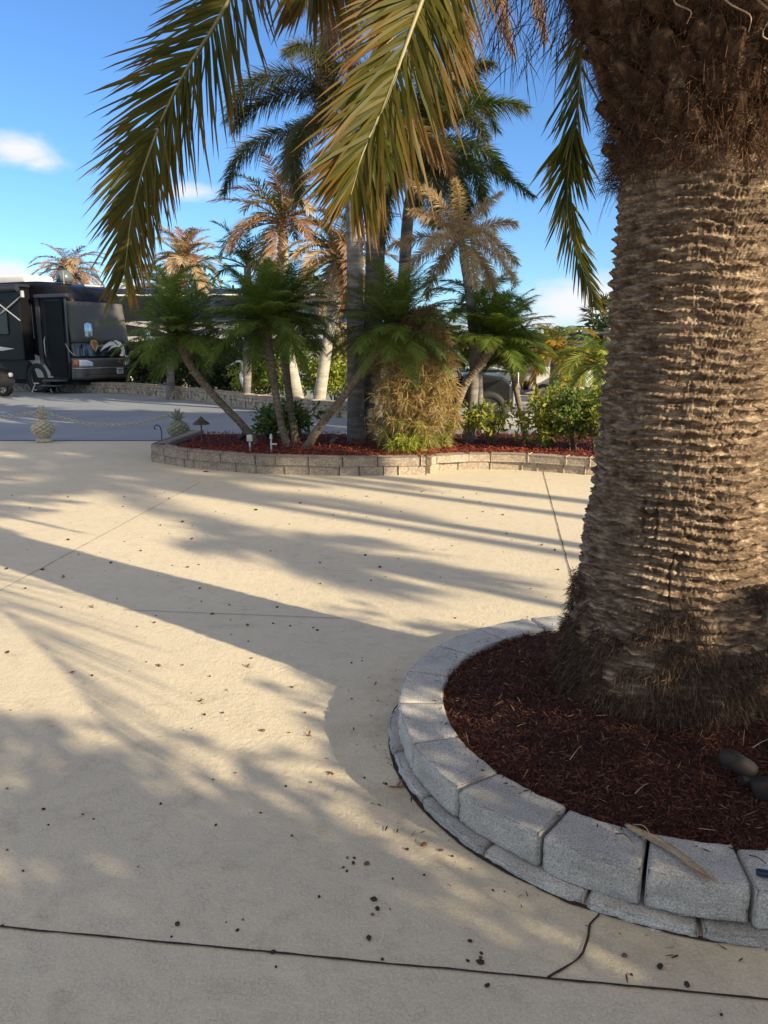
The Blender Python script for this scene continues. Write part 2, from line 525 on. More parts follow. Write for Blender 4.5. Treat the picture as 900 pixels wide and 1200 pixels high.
M_BOOT = bark_mat('boot_bark', (.022, .012, .008), (.065, .035, .022), (.22, .13, .075), 22, 12, .8)
M_ROOT = leafmat('root_fibre', (.026, .016, .012), (.10, .062, .043), (.17, .115, .08), .9, .0, .9)
M_FIBRE = leafmat('crown_fibre', (.035, .016, .010), (.12, .055, .03), (.20, .11, .06), .9, .1, .9)
M_GREYTRUNK = bark_mat('grey_palm_trunk', (.11, .10, .095), (.20, .185, .172), (.32, .30, .28), 3, 16, .4)  # colour darkened to carry the shade on the foxtail trunks
M_SUNLITTRUNK = bark_mat('sunlit_palm_trunk', (.26, .24, .20), (.40, .37, .32), (.54, .50, .44), 3, 16, .4)  # lighter copy, sunlight put into the colour of the trunks across the road
M_DARKTRUNK = bark_mat('dark_palm_trunk', (.08, .072, .066), (.155, .14, .13), (.25, .23, .21), 4, 20, .4)
M_PYGTRUNK = bark_mat('pygmy_palm_trunk', (.09, .065, .045), (.19, .15, .11), (.33, .27, .20), 18, 40, .9)
M_SHAFT = simple('crownshaft_green', (.13, .20, .07), .45, var=.3, scale=5)
M_SHAFTB = simple('crownshaft_brown', (.28, .17, .09), .7, var=.4, scale=6)
M_RACHIS = simple('rachis_pale', (.25, .225, .11), .5, var=.2)
M_RACHISD = simple('rachis_dark', (.15, .13, .06), .6, var=.2)
M_RACHISB = simple('rachis_brown', (.34, .21, .12), .7, var=.3)
L_DATE = leafmat('date_leaf', (.055, .062, .008), (.125, .105, .013), (.16, .080, .018), .8, .36)
L_DATED = leafmat('date_leaf_green', (.05, .06, .012), (.11, .11, .02), (.24, .17, .04), .85, .35)
L_FOX = leafmat('foxtail_leaf_green', (.045, .075, .016), (.10, .13, .03), (.20, .13, .05), .95, .3)
L_FOXD = leafmat('foxtail_leaf_dark', (.04, .055, .022), (.08, .085, .035), (.16, .10, .06), .9, .25)
L_DEAD = leafmat('foxtail_leaf_dead', (.16, .075, .042), (.27, .15, .088), (.38, .26, .17), .7, .3)
L_BLEACH = leafmat('foxtail_leaf_bleached', (.33, .235, .145), (.45, .34, .22), (.54, .42, .30), .7, .3)
L_PYG = leafmat('pygmy_leaf', (.075, .135, .02), (.16, .215, .035), (.20, .18, .05), .95, .35)
L_PYGD = leafmat('pygmy_leaf_dark', (.055, .095, .02), (.11, .15, .032), (.13, .12, .04), .95, .3)
L_YEL = leafmat('yellowing_palm_leaf', (.22, .22, .03), (.42, .30, .04), (.50, .24, .05), .7, .35)
L_DRY = leafmat('dry_bush_leaf', (.27, .195, .08), (.42, .32, .15), (.36, .24, .12), .8, .3)
L_LIME = leafmat('lime_leaf', (.22, .26, .04), (.36, .38, .07), (.4, .36, .1), .9, .35)
L_SHRUB = leafmat('shrub_leaf', (.075, .13, .03), (.15, .20, .045), (.24, .26, .07), .95, .3)
L_HEDGEY = leafmat('hedge_leaf_yellow', (.14, .18, .03), (.30, .31, .05), (.36, .28, .08), .9, .3)  # yellow green leaf colour
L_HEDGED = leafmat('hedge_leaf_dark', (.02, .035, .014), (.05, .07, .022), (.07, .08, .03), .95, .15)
L_TREE = leafmat('tree_leaf', (.04, .065, .02), (.09, .115, .035), (.13, .13, .05), .95, .2)
L_MULCH = leafmat('mulch_chip', (.030, .010, .008), (.11, .034, .024), (.17, .08, .055), .85, .0, .9)
L_MULCHR = leafmat('mulch_chip_red', (.12, .020, .012), (.30, .055, .03), (.34, .10, .06), .85, .0, .9)
M_MULCH = simple('mulch_bed', (.045, .016, .012), 1.0, var=.4, scale=30, bump=.8, bscale=70)
M_MULCHR = simple('mulch_bed_red', (.09, .018, .012), 1.0, var=.4, scale=30, bump=.8, bscale=70)
M_WOOD = simple('stem_wood', (.14, .10, .07), .9, var=.3, bump=.3)


# ------------------------------------------------------------------ foliage generators
def nrm(a):
    return a / np.maximum(np.linalg.norm(a, axis=-1, keepdims=True), 1e-9)


def ribbons(B, D, W, L, w, droop, prof=((0, .45), (.3, 1), (.7, .75), (1, .06)), rnd=None, rng=RNG):
    """leaf blades: base B, direction D, width direction W, length L, half width w, droop"""
    n = len(B); k = len(prof)
    L = np.broadcast_to(L, n).reshape(n, 1); w = np.broadcast_to(w, n).reshape(n, 1); droop = np.broadcast_to(droop, n).reshape(n, 1)
    down = np.array([[0, 0, -1.0]])
    V = np.zeros((n, k, 2, 3)); U = np.zeros((n, k, 2, 2))
    if rnd is None: rnd = rng.random(n)
    for i, (t, pw) in enumerate(prof):
        c = B + D * L * t + down * droop * L * t * t
        V[:, i, 0] = c - W * w * pw; V[:, i, 1] = c + W * w * pw
        U[:, i, :, 0] = t; U[:, i, :, 1] = rnd[:, None]
    idx = np.arange(n * k * 2).reshape(n, k, 2)
    F = np.stack([idx[:, :-1, 0], idx[:, :-1, 1], idx[:, 1:, 1], idx[:, 1:, 0]], -1).reshape(-1, 4)
    return V.reshape(-1, 3), F, U.reshape(-1, 2)


def spline(pts, n):
    pts = np.asarray(pts, float)
    q = np.vstack([2 * pts[0] - pts[1], pts, 2 * pts[-1] - pts[-2]])
    out = []
    m = len(pts) - 1
    for s in np.linspace(0, m - 1e-6, n):
        i = int(s); t = s - i
        p0, p1, p2, p3 = q[i], q[i + 1], q[i + 2], q[i + 3]
        out.append(.5 * ((2 * p1) + (-p0 + p2) * t + (2 * p0 - 5 * p1 + 4 * p2 - p3) * t * t + (-p0 + 3 * p1 - 3 * p2 + p3) * t ** 3))
    return np.array(out)


def tube_np(C, r, seg=6):
    n = len(C); r = np.broadcast_to(r, n)
    T = nrm(np.gradient(C, axis=0))
    a = np.where(np.abs(T[:, 2:3]) < .9, np.array([[0, 0, 1.0]]), np.array([[1.0, 0, 0]]))
    X = nrm(np.cross(T, a)); Y = np.cross(T, X)
    th = np.linspace(0, 2 * np.pi, seg, endpoint=False)
    V = C[:, None] + (X[:, None] * np.cos(th)[None, :, None] + Y[:, None] * np.sin(th)[None, :, None]) * r[:, None, None]
    idx = np.arange(n * seg).reshape(n, seg)
    F = np.stack([idx[:-1], np.roll(idx[:-1], -1, 1), np.roll(idx[1:], -1, 1), idx[1:]], -1).reshape(-1, 4)
    return V.reshape(-1, 3), F


def arc(base, az, el0, length, bend, n=24, power=1.2):
    t = np.linspace(0, 1, n)
    el = el0 - bend * t ** power
    ds = length / (n - 1)
    h = np.concatenate([[0], np.cumsum(np.cos(el[:-1]) * ds)]); z = np.concatenate([[0], np.cumsum(np.sin(el[:-1]) * ds)])
    return np.stack([base[0] + h * np.cos(az), base[1] + h * np.sin(az), base[2] + z], -1)


def frond(name, C, parent, mat, rmat, nl=60, ll=.35, lw=.012, t0=.12, a0=75, a1=30, vee=25, vj=8, droop=.25, plume=0,
          rr=.012, prof=None, seed=0, roll=0.0, origin=(0, 0, 0), taper0=.55, ragged=.12):
    """C rachis points (m,3), world; parent's location is subtracted"""
    rng = np.random.default_rng(seed)
    C = np.asarray(C) - np.asarray(origin)
    m = len(C)
    T = nrm(np.gradient(C, axis=0))
    S = np.cross(T, np.array([[0, 0, 1.0]]))
    S = nrm(S + 1e-6); 
    for i in range(1, m):
        if np.dot(S[i], S[i - 1]) < 0: S[i] *= -1
    Uv = nrm(np.cross(S, T))
    if roll:
        S, Uv = S * math.cos(roll) + Uv * math.sin(roll), Uv * math.cos(roll) - S * math.sin(roll)
    Vs, Fs, Us = [], [], []
    base = 0
    per = nl * (1 + plume)
    for side in (-1, 1):
        t = np.linspace(t0, 1, per) + rng.normal(0, .3 / nl, per)
        t = np.clip(t, t0, 1)
        f = t * (m - 1); i0 = np.clip(f.astype(int), 0, m - 2); fr = (f - i0)[:, None]
        B = C[i0] * (1 - fr) + C[i0 + 1] * fr
        Tt = nrm(T[i0] * (1 - fr) + T[i0 + 1] * fr); Ss = nrm(S[i0] * (1 - fr) + S[i0 + 1] * fr); Uu = nrm(Uv[i0] * (1 - fr) + Uv[i0 + 1] * fr)
        s = (t - t0) / (1 - t0)
        a = np.radians(a0 + (a1 - a0) * s + rng.normal(0, 5, per))[:, None]
        if plume:
            ve = np.radians(rng.uniform(-65, 80, per))[:, None]
        else:
            ve = np.radians(vee * (1 - .4 * s) + rng.normal(0, vj, per))[:, None]
        D = Tt * np.cos(a) + (side * Ss * np.cos(ve) + Uu * np.sin(ve)) * np.sin(a)
        D = nrm(D)
        W = nrm(np.cross(D, Uu * np.cos(ve) - side * Ss * np.sin(ve)) + rng.normal(0, .25, (per, 3)))
        lp = (taper0 + (1 - taper0) * np.sin(np.clip(s * 1.9, 0, np.pi / 2))) * (1 - .62 * np.clip((s - .45) / .55, 0, 1) ** 1.5)
        L = ll * lp * (1 + rng.normal(0, ragged, per))
        w = lw * (.75 + .25 * lp)
        v, F, u = ribbons(B, D, W, L, w, droop * (1 + rng.normal(0, .25, per)), prof or ((0, .5), (.3, 1), (.7, .75), (1, .05)), rng=rng)
        Vs.append(v); Fs.append(F + base); Us.append(u); base += len(v)
    tt = np.linspace(0, 1, m)
    v, F = tube_np(C, rr * (1.15 - tt) , 6)
    V = np.vstack(Vs); U = np.vstack(Us); F1 = np.vstack(Fs)
    o = npmesh(name, V, F1, mat, parent, uv=U)
    # rachis shares the frond's object: append as second material
    me = o.data
    nv = len(V)
    V2 = np.vstack([V, v]); F2 = np.vstack([F1, F + nv]); U2 = np.vstack([U, np.zeros((len(v), 2))])
    bpy.data.objects.remove(o); bpy.data.meshes.remove(me)
    o = npmesh(name, V2, F2, mat, parent, uv=U2)
    o.data.materials.append(rmat)
    mi = np.zeros(len(F2), dtype=np.int32); mi[len(F1):] = 1
    o.data.polygons.foreach_set('material_index', mi)
    return o


def trunk_mesh(name, pts, radii, mat, parent, origin=(0, 0, 0), ring=.09, amp=.06, seg=36, n=160, rough=.05, seed=3):
    C = spline(pts, n) - np.asarray(origin)
    rs = np.interp(np.linspace(0, 1, n), np.linspace(0, 1, len(radii)), radii)
    ln = np.concatenate([[0], np.cumsum(np.linalg.norm(np.diff(C, axis=0), axis=1))])
    V, F = tube_np(C, rs, seg)
    V = V.reshape(n, seg, 3)
    th = np.arange(seg)[None, :] / seg
    zz = ln[:, None] + .25 * ring * fbm(th * 6 + 0 * ln[:, None], ln[:, None] * 3, 6, seed)
    ph = (zz / ring) % 1.0
    d = amp * (ph ** 2 - .3) + rough * (fbm(th * 12 + 0 * zz, ln[:, None] / .05, 12, seed + 9) - .5) * 2
    V = C[:, None] + (V - C[:, None]) * (1 + d[..., None])
    return npmesh(name, V.reshape(-1, 3), F, mat, parent, smooth=True)


def leaf_cloud(name, parent, mat, n, sampler, size=(.04, .07), aspect=.35, seed=0, up=.3, origin=(0, 0, 0), droop=.15):
    rng = np.random.default_rng(seed)
    B, outd = sampler(n, rng)
    B = B - np.asarray(origin)
    D = nrm(outd + rng.normal(0, .8, (len(B), 3)) + np.array([[0, 0, up]]))
    W = nrm(np.cross(D, rng.normal(0, 1, (len(B), 3))))
    L = rng.uniform(size[0], size[1], len(B))
    v, F, u = ribbons(B, D, W, L, L * aspect * .5, droop, ((0, .15), (.35, 1), (.7, .8), (1, .05)), rng=rng)
    return npmesh(name, v, F, mat, parent, uv=u)


def clump_sampler(c, rad, nclump, cr, zmin=None, flat=1.0):
    """leaves gathered in clumps spread through an ellipsoid"""
    c = np.asarray(c, float); rad = np.asarray(rad, float)
    def f(n, rng):
        d = nrm(rng.normal(0, 1, (nclump, 3)))
        r = rng.random(nclump) ** .45
        cc = c + d * r[:, None] * rad * (1 + .15 * rng.normal(0, 1, (nclump, 1)))
        k = rng.integers(0, nclump, n)
        off = nrm(rng.normal(0, 1, (n, 3))) * (rng.random((n, 1)) ** .5) * cr * (.6 + .8 * rng.random((nclump, 1)))[k]
        p = cc[k] + off
        if zmin is not None:
            keep = p[:, 2] > zmin; p = p[keep]; off = off[keep]
        return p, nrm(off) * .7 + nrm((p - c) / rad) * .5
    return f


def shrub(name, label, cat, base, rad, h0, h1, mat, n, size, nclump=60, cr=.12, stems=6, group=None, seed=0, aspect=.4, stemr=.012):
    """base on ground, leaves from height h0 to h1"""
    t = thing(name, label, cat, base, group=group)
    c = (0, 0, (h0 + h1) / 2)
    leaf_cloud('foliage', t, mat, n, clump_sampler(c, (rad[0], rad[1], (h1 - h0) / 2), nclump, cr, zmin=.02), size, aspect, seed)
    b = BM(); rr = random.Random(seed)
    for i in range(stems):
        a = rr.uniform(0, 6.28); q = rr.uniform(.3, .8)
        top = Vector((rad[0] * q * math.cos(a), rad[1] * q * math.sin(a), h0 + (h1 - h0) * rr.uniform(.35, .8)))
        mid = top * .45 + Vector((rr.uniform(-.04, .04), rr.uniform(-.04, .04), 0))
        s0 = Vector((rr.uniform(-.06, .06), rr.uniform(-.06, .06), -.02))
        b.tube([s0, mid, top], [stemr, stemr * .8, stemr * .35], 6)
        side = Vector((top.x + rr.uniform(-.2, .2), top.y + rr.uniform(-.2, .2), top.z + .05))
        b.tube([mid, (mid + side) / 2 + Vector((0, 0, .03)), side], [stemr * .6, stemr * .5, stemr * .3], 5)
    b.build('stem', M_WOOD, t, True)
    return t


def broadleaf(name, label, x, y, h, r, mat, seed, group=None, n=9000, leaf=(.12, .22), ls=1.0, trunkh=None):
    t = thing(name, label, 'tree', (x, y, 0), group=group)
    rr = random.Random(seed)
    th = trunkh or h * .35
    leaf_cloud('crown', t, mat, n, clump_sampler((0, 0, (h + th) / 2), (r, r, (h - th) / 2 * ls), 90, r * .22), leaf, .45, seed)
    b = BM()
    b.tube([(0, 0, -.1), (.1, 0, th * .6), (0, .1, th * 1.1), (.1, 0, h * .75)], [.16, .12, .1, .03], 8)
    for i in range(7):
        a = rr.uniform(0, 6.28)
        b.tube([(0, 0, th * rr.uniform(.7, 1.2)), (r * .4 * math.cos(a), r * .4 * math.sin(a), th * 1.35), (r * .75 * math.cos(a), r * .75 * math.sin(a), h * rr.uniform(.6, .8))], [.07, .05, .02], 6)
    b.build('trunk', M_WOOD, t, True)
    return t


# ================================================================== SETTING
def sheet(name, poly, z, mat, kind='structure', sub=0):
    b = bmesh.new()
    f = b.faces.new([b.verts.new((x, y, z)) for x, y in poly])
    if f.normal.z < 0: f.normal_flip()
    bmesh.ops.recalc_face_normals(b, faces=b.faces)
    for f in b.faces:
        if f.normal.z < 0: f.normal_flip()
    me = bpy.data.meshes.new(name); b.to_mesh(me); b.free()
    o = link(name, me, mat); o['kind'] = kind
    return o


def rect(x0, y0, x1, y1): return [(x0, y0), (x1, y0), (x1, y1), (x0, y1)]


sheet('ground', rect(-900, -300, 900, 1800), -.016, M_GROUND)
sheet('road', rect(-60, 12.82, 40, 33), -.008, M_ROAD)
sheet('driveway', rect(-16, -9, 14, 12.7), 0.0, M_DRIVE)
sheet('parking_pad', [(1.0, 14.6), (14, 14.2), (18, 34), (2.2, 34)], -.004, M_APRON)
sheet('gutter', rect(-30, 12.7, 14, 12.9), -.003, simple('gutter_dark', (.10, .10, .105), .9, var=.3))


def strip(name, pts, w, z=.004, wob=.0, seed=0, mat=M_JOINT):
    rng = np.random.default_rng(seed)
    pts = np.array([[p[0], p[1]] for p in pts], float)
    ln = np.concatenate([[0], np.cumsum(np.linalg.norm(np.diff(pts, axis=0), axis=1))])
    n = max(4, int(ln[-1] / .02))
    s = np.linspace(0, ln[-1], n)
    C = np.stack([np.interp(s, ln, pts[:, 0]), np.interp(s, ln, pts[:, 1])], -1)
    T = nrm(np.gradient(C, axis=0)); Nn = np.stack([-T[:, 1], T[:, 0]], -1)
    wv = (fbm(s * 9, s * 0 + seed * 3.3, seed=seed) - .5) * wob * 2 + (fbm(s * 30, s * 0 + 5, seed=seed + 2) - .5) * wob * .6
    C = C + Nn * wv[:, None]
    ww = w * .5 * (.6 + .8 * fbm(s * 25, s * 0 + 2, seed=seed + 4))
    V = np.zeros((n, 2, 3)); V[:, 0, :2] = C - Nn * ww[:, None]; V[:, 1, :2] = C + Nn * ww[:, None]; V[..., 2] = z
    idx = np.arange(n * 2).reshape(n, 2)
    F = np.stack([idx[:-1, 0], idx[1:, 0], idx[1:, 1], idx[:-1, 1]], -1)
    o = npmesh(name, V.reshape(-1, 3), F, mat); o['kind'] = 'structure'
    return o


def line(a, b, ext0=0, ext1=0):
    a = G(*a)[:2]; b = G(*b)[:2]; d = (b - a) / np.linalg.norm(b - a)
    return [a - d * ext0, b + d * ext1]


strip('expansion_joint', line((0, 1087), (900, 1172), 3, 3), .0065, wob=.003, seed=1)
strip('expansion_joint', line((60, 660), (235, 565), 2.0, 0.0), .004, wob=.006, seed=2)
strip('expansion_joint', line((145, 715), (400, 725), 0, 0.0), .0035, wob=.006, seed=3)
strip('expansion_joint', line((672, 685), (635, 548), 0, -.25), .007, wob=.004, seed=4)
strip('driveway_crack', [G(*p)[:2] for p in [(642, 1147), (662, 1135), (681, 1121), (688, 1100), (690, 1085), (702, 1073), (708, 1064)]], .0065, wob=.006, seed=5)

# ---------------------------------------------------------------- near planter ring
RC = np.array([1.125, 2.83]); TC = np.array([1.10, 2.83])
R_IN, R_CAP, R_BASE, CAP_TOP = .89, 1.068, 1.098, .15


def ring_block(name, a0, a1, r0, r1, z0, z1, parent, mat, seed, na=14, nr=7, nz=6, rough=.006, cham=.013):
    """wedge block with chipped, rounded edges: subdivided box bent round the ring"""
    rng = np.random.default_rng(seed)
    b = bmesh.new()
    bmesh.ops.create_cube(b, size=1)
    bmesh.ops.subdivide_edges(b, edges=b.edges[:], cuts=13, use_grid_fill=True)
    me = bpy.data.meshes.new(name); b.to_mesh(me); b.free()
    n = len(me.vertices); co = np.zeros(n * 3); me.vertices.foreach_get('co', co); co = co.reshape(-1, 3)
    gap = .0045 / r1
    am = (a1 - a0)
    q = np.sin(co * np.pi)
    co = q / 2
    # rounded corners: pull points that are on two faces at once
    w = np.array([am * r1, (r1 - r0), (z1 - z0)])
    ex = (1 - np.abs(q)) * w / 2                       # distance to each face pair
    pull = np.zeros_like(q)
    for i in range(3):
        for j in range(3):
            if i == j: continue
            k = np.clip((cham - ex[:, j]) / cham, 0, 1) ** 2
            on = np.abs(q[:, i]) > .999
            pull[:, i] += np.where(on, k * cham * .35, 0)
    q2 = q * w / 2 - np.sign(q) * pull
    nzv = (fbm(co[:, 0] * 9 + seed * 1.7 + 20, co[:, 2] * 9 + co[:, 1] * 7 + 20, seed=seed) - .5) * 2 * rough
    out = np.where(q[:, 1] > .999, 1, 0)
    q2[:, 1] += nzv * (1 + out * 1.3)
    q2[:, 2] += (fbm(co[:, 0] * 7 + 40, co[:, 1] * 7 + seed, seed=seed + 5) - .5) * rough
    jr = rng.normal(0, .004); jz = rng.normal(0, .002)
    ang = (a0 + a1) / 2 + (q2[:, 0] / (am * r1)) * (am - gap * 2)
    rad = (r0 + r1) / 2 + q2[:, 1] + jr
    zz = (z0 + z1) / 2 + q2[:, 2] + jz + (q[:, 0] * rng.normal(0, .0015))
    V = np.stack([rad * np.cos(ang), rad * np.sin(ang), zz], -1)
    me.vertices.foreach_set('co', V.ravel())
    me.polygons.foreach_set('use_smooth', np.ones(len(me.polygons), dtype=bool))
    me.update()
    me.materials.append(mat)
    o = bpy.data.objects.new(name, me); COL.objects.link(o); o.parent = parent
    o['label'] = ''
    del o['label']
    return o


ring = thing('planter_ring', 'curved granite grey block edging round the big date palm in the foreground', 'edging', (RC[0], RC[1], 0))
joints_px = [(535, 924), (637, 975), (755, 1020), (887, 1047)]
ja = []
for u, v in joints_px:
    g = G(u, v, CAP_TOP)[:2] - RC
    ja.append(math.atan2(g[1], g[0]) % (2 * math.pi))
ja = sorted(ja)
step = (2 * math.pi - (ja[-1] - ja[0])) / 18
angs = ja + [ja[-1] + step * i for i in range(1, 18)]
angs.append(ja[0] + 2 * math.pi)
for i in range(len(angs) - 1):
    ring_block('cap_block', angs[i] + .001, angs[i + 1] - .001, R_IN, R_CAP, .033, CAP_TOP, ring, M_BLOCK, 100 + i)
off = .47 * step
for i in range(len(angs) - 1):
    ring_block('base_block', angs[i] + off, angs[i + 1] + off - .002, R_IN + .03, R_BASE, -.03, .030, ring, M_BLOCK, 200 + i, rough=.009)
strip('ring_gap_strip', [(RC[0] + (R_BASE + .003) * math.cos(a), RC[1] + (R_BASE + .003) * math.sin(a)) for a in np.linspace(0, 2 * math.pi, 90)], .016, .0035, wob=.006, seed=9)  # dark strip along the foot of the base blocks
ring_grout = sheet('planter_soil', [(RC[0] + .9 * math.cos(a), RC[1] + .9 * math.sin(a)) for a in np.linspace(0, 2 * math.pi, 48, endpoint=False)], .03, M_MULCH)


def mound_z(x, y):
    r = np.hypot(x - RC[0], y - RC[1])
    return .125 + .14 * np.clip((.86 - r) / .44, 0, 1) ** 1.2 + .02 * (fbm(x * 7 + 50, y * 7 + 50, seed=8) - .5)


nr_, na_ = 60, 200
rr_, aa_ = np.meshgrid(np.linspace(.05, R_IN + .004, nr_), np.linspace(0, 2 * np.pi, na_, endpoint=False), indexing='ij')
xx = RC[0] + rr_ * np.cos(aa_); yy = RC[1] + rr_ * np.sin(aa_)
zz = mound_z(xx, yy) + .012 * (fbm(xx * 30 + 90, yy * 30 + 90, seed=4) - .5)
idx = np.arange(nr_ * na_).reshape(nr_, na_)
Fq = np.stack([idx[:-1], idx[1:], np.roll(idx[1:], -1, 1), np.roll(idx[:-1], -1, 1)], -1).reshape(-1, 4)
mo = npmesh('mulch_bed', np.stack([xx, yy, zz], -1).reshape(-1, 3), Fq, M_MULCH, smooth=True)
tag(mo, 'dark red brown mulch mounded inside the grey block ring', 'mulch', kind='stuff')


def mulch_chips(name, label, n, sampler, mat, size, seed, zlift=.006, wid=(.002, .006), tilt=.3):
    rng = np.random.default_rng(seed)
    B = sampler(n, rng)
    D = nrm(np.stack([rng.normal(0, 1, n), rng.normal(0, 1, n), rng.normal(0, tilt, n)], -1))
    W = nrm(np.cross(D, nrm(np.stack([rng.normal(0, .5, n), rng.normal(0, .5, n), np.ones(n)], -1))))
    L = rng.uniform(size[0], size[1], n) * (rng.random(n) ** .6 + .2)
    B = B - D * L[:, None] / 2 + np.array([0, 0, 1]) * zlift * rng.random((n, 1))
    v, F, u = ribbons(B, D, W, L, rng.uniform(wid[0], wid[1], n), rng.normal(0, .1, n), ((0, .6), (.4, 1), (1, .4)), rng=rng)
    o = npmesh(name, v, F, mat, uv=u)
    tag(o, label, 'mulch', kind='stuff')
    return o


def ring_sampler(n, rng):
    r = np.sqrt(rng.uniform(.25 ** 2, (R_IN + .006) ** 2, n)); a = rng.uniform(0, 2 * np.pi, n)
    x = RC[0] + r * np.cos(a); y = RC[1] + r * np.sin(a)
    return np.stack([x, y, mound_z(x, y) + .003], -1)


mulch_chips('mulch_chips', 'loose shredded dark red mulch chips around the big palm', 46000, ring_sampler, L_MULCH, (.008, .036), 21, .014, (.0009, .0034), .45)
def spill_sampler(n, rng):
    r = np.where(rng.random(n) < .45, rng.uniform(R_IN - .01, R_IN + .05, n), R_BASE + .01 + np.abs(rng.normal(0, .12, n))); a = rng.uniform(0, 2 * np.pi, n)
    return np.stack([RC[0] + r * np.cos(a), RC[1] + r * np.sin(a), np.where(r < R_CAP, CAP_TOP + .006, .003)], -1)


mulch_chips('spilled_mulch', 'mulch shreds spilled over the block rim and onto the driveway', 420, spill_sampler, L_MULCH, (.008, .03), 23, .002, (.0009, .003), .05)
strw = leafmat('pale_straw', (.30, .18, .10), (.42, .29, .17), (.4, .27, .15), .9, .0, .8)
mulch_chips('straw_litter', 'pale straw and fibre bits scattered on the dark mulch', 900, ring_sampler, strw, (.012, .06), 22, .02, (.0006, .0016), .3)

# ---------------------------------------------------------------- the big date palm
palm = thing('date_palm', 'massive date palm with ridged trunk filling the right side of the picture', 'palm tree', (TC[0], TC[1], .1))
O_P = np.array([TC[0], TC[1], .1])
ZP = np.array([.10, .25, .40, .50, .60, .80, .94, 1.26, 1.57, 1.90, 2.05, 2.27, 2.50, 2.70, 3.0, 3.4])
RP = np.array([.425, .41, .385, .362, .345, .326, .314, .295, .276, .272, .273, .277, .335, .435, .53, .50])


def trunk_r(z):
    return np.interp(z, ZP, RP)


nth, nz_ = 760, 920
th, zz = np.meshgrid(np.linspace(0, 1, nth, endpoint=False), np.linspace(.1, 3.3, nz_), indexing='ij')
base_r = trunk_r(zz)
wob = .036 * (fbm(th * 5, zz * 1.5 + 3, 5, 31, 3) - .45) * 2 + .012 * (fbm(th * 34, zz * 6, 34, 37, 3) - .5) * 2
ph = (zz + wob + .02 * vnoise(th * 3, zz * 7, 3, 29)) / .038
rowi = np.floor(ph); fr = ph - rowi
# every leaf scar ring: undercut below, lip on top, broken along its length
lip = np.clip(fr * 1.25, 0, 1) ** 2.0 * np.clip((1 - fr) / .16, 0, 1) ** .6
strength = .62 + .65 * fbm(th * 9, rowi * .77 + 5, 9, 41, 4)
d1 = .024 * lip * strength
fine = .006 * (fbm(th * 240, zz * 22, 240, 43, 2) - .5) * 2 + .009 * (fbm(th * 60, zz * 60, 60, 44, 4) - .5) * 2
big = .016 * (fbm(th * 8, zz * 3.5, 8, 47, 3) - .5) * 2
crk = fbm(th * 22 + .0 * zz, zz * 3.2, 22, 53, 3)
fis = -.024 * np.clip(1 - np.abs(crk - .5) / .016, 0, 1) * (fbm(th * 9, zz * 2, 9, 55, 2) > .52)
comb = -.0045 * (vnoise(th * 230, rowi * 3.1 + fr * .8, 230, 59) > .58) * (fr > .2)
k_top = np.clip((zz - 2.02 + .3 * (fbm(th * 6, zz * 0 + 4, 6, 62) - .45)) / .25, 0, 1); k_bot = np.clip((.56 - zz + .34 * (fbm(th * 7, zz * 0, 7, 61) - .5)) / .12, 0, 1)
rough_top = .05 * (fbm(th * 22, zz * 8, 22, 71, 5) - .45) * 2
rough_bot = .018 * (fbm(th * 40, zz * 14, 40, 73, 4) - .5) * 2 + .05 * (fbm(th * 13, zz * 6, 13, 74, 3) - .45)
grit = .005 * (fbm(th * 330, zz * 150, 330, 45, 1) - .25) * 2
chip = -.011 * (fbm(th * 30, zz * 26, 30, 46, 3) < .29)
body = d1 + grit + chip + fine + big + fis + comb
rr_ = base_r - .006 + body * (1 - k_top * .75) * (1 - k_bot * .8) + rough_top * k_top + rough_bot * k_bot
a_ = th * 2 * np.pi
V = np.stack([rr_ * np.cos(a_), rr_ * np.sin(a_), zz - .1], -1)
idx = np.arange(nth * nz_).reshape(nth, nz_)
Fq = np.stack([idx[:, :-1], np.roll(idx, -1, 0)[:, :-1], np.roll(idx, -1, 0)[:, 1:], idx[:, 1:]], -1).reshape(-1, 4)
npmesh('trunk', V.reshape(-1, 3), Fq, M_BARK, palm, smooth=True)


def fibres(name, n, zr, mat, seed, L=(.04, .12), w=.0012, outw=.6, dn=.7, lift=.0, bias=1.0, label=None):
    rng = np.random.default_rng(seed)
    a = rng.uniform(0, 2 * np.pi, n); z = zr[0] + (zr[1] - zr[0]) * rng.random(n) ** bias
    if name == 'root_mat':
        keep = (fbm(a * 2.2, z * 7, seed=91, oct=3) > .08 + .50 * (z - .1) / .6)
        a = a[keep]; z = z[keep]; n = len(a)
    r = trunk_r(z) - .004 + lift * rng.random(n)
    B = np.stack([r * np.cos(a), r * np.sin(a), z - .1], -1)
    out = np.stack([np.cos(a), np.sin(a), np.zeros(n)], -1)
    D = nrm(out * outw * rng.random((n, 1)) + rng.normal(0, .35, (n, 3)) + np.array([[0, 0, -dn]]))
    W = nrm(np.cross(D, out + rng.normal(0, .5, (n, 3))))
    v, F, u = ribbons(B, D, W, rng.uniform(L[0], L[1], n), w, rng.normal(.1, .5, n), ((0, 1), (.35, 1), (.7, .8), (1, .3)), rng=rng)
    o = npmesh(name, v, F, mat, palm, uv=u)
    if label: o['label'] = label
    return o


fibres('root_mat', 60000, (.10, .74), M_ROOT, 5, (.015, .05), .0012, .9, .5, .022, 1.9, 'mat of dry rootlets round the trunk base')
fibres('fibre_matting', 26000, (2.10, 3.0), M_FIBRE, 6, (.02, .08), .0011, .8, .2, .05, 1.0, 'shaggy dark brown fibre under the crown')

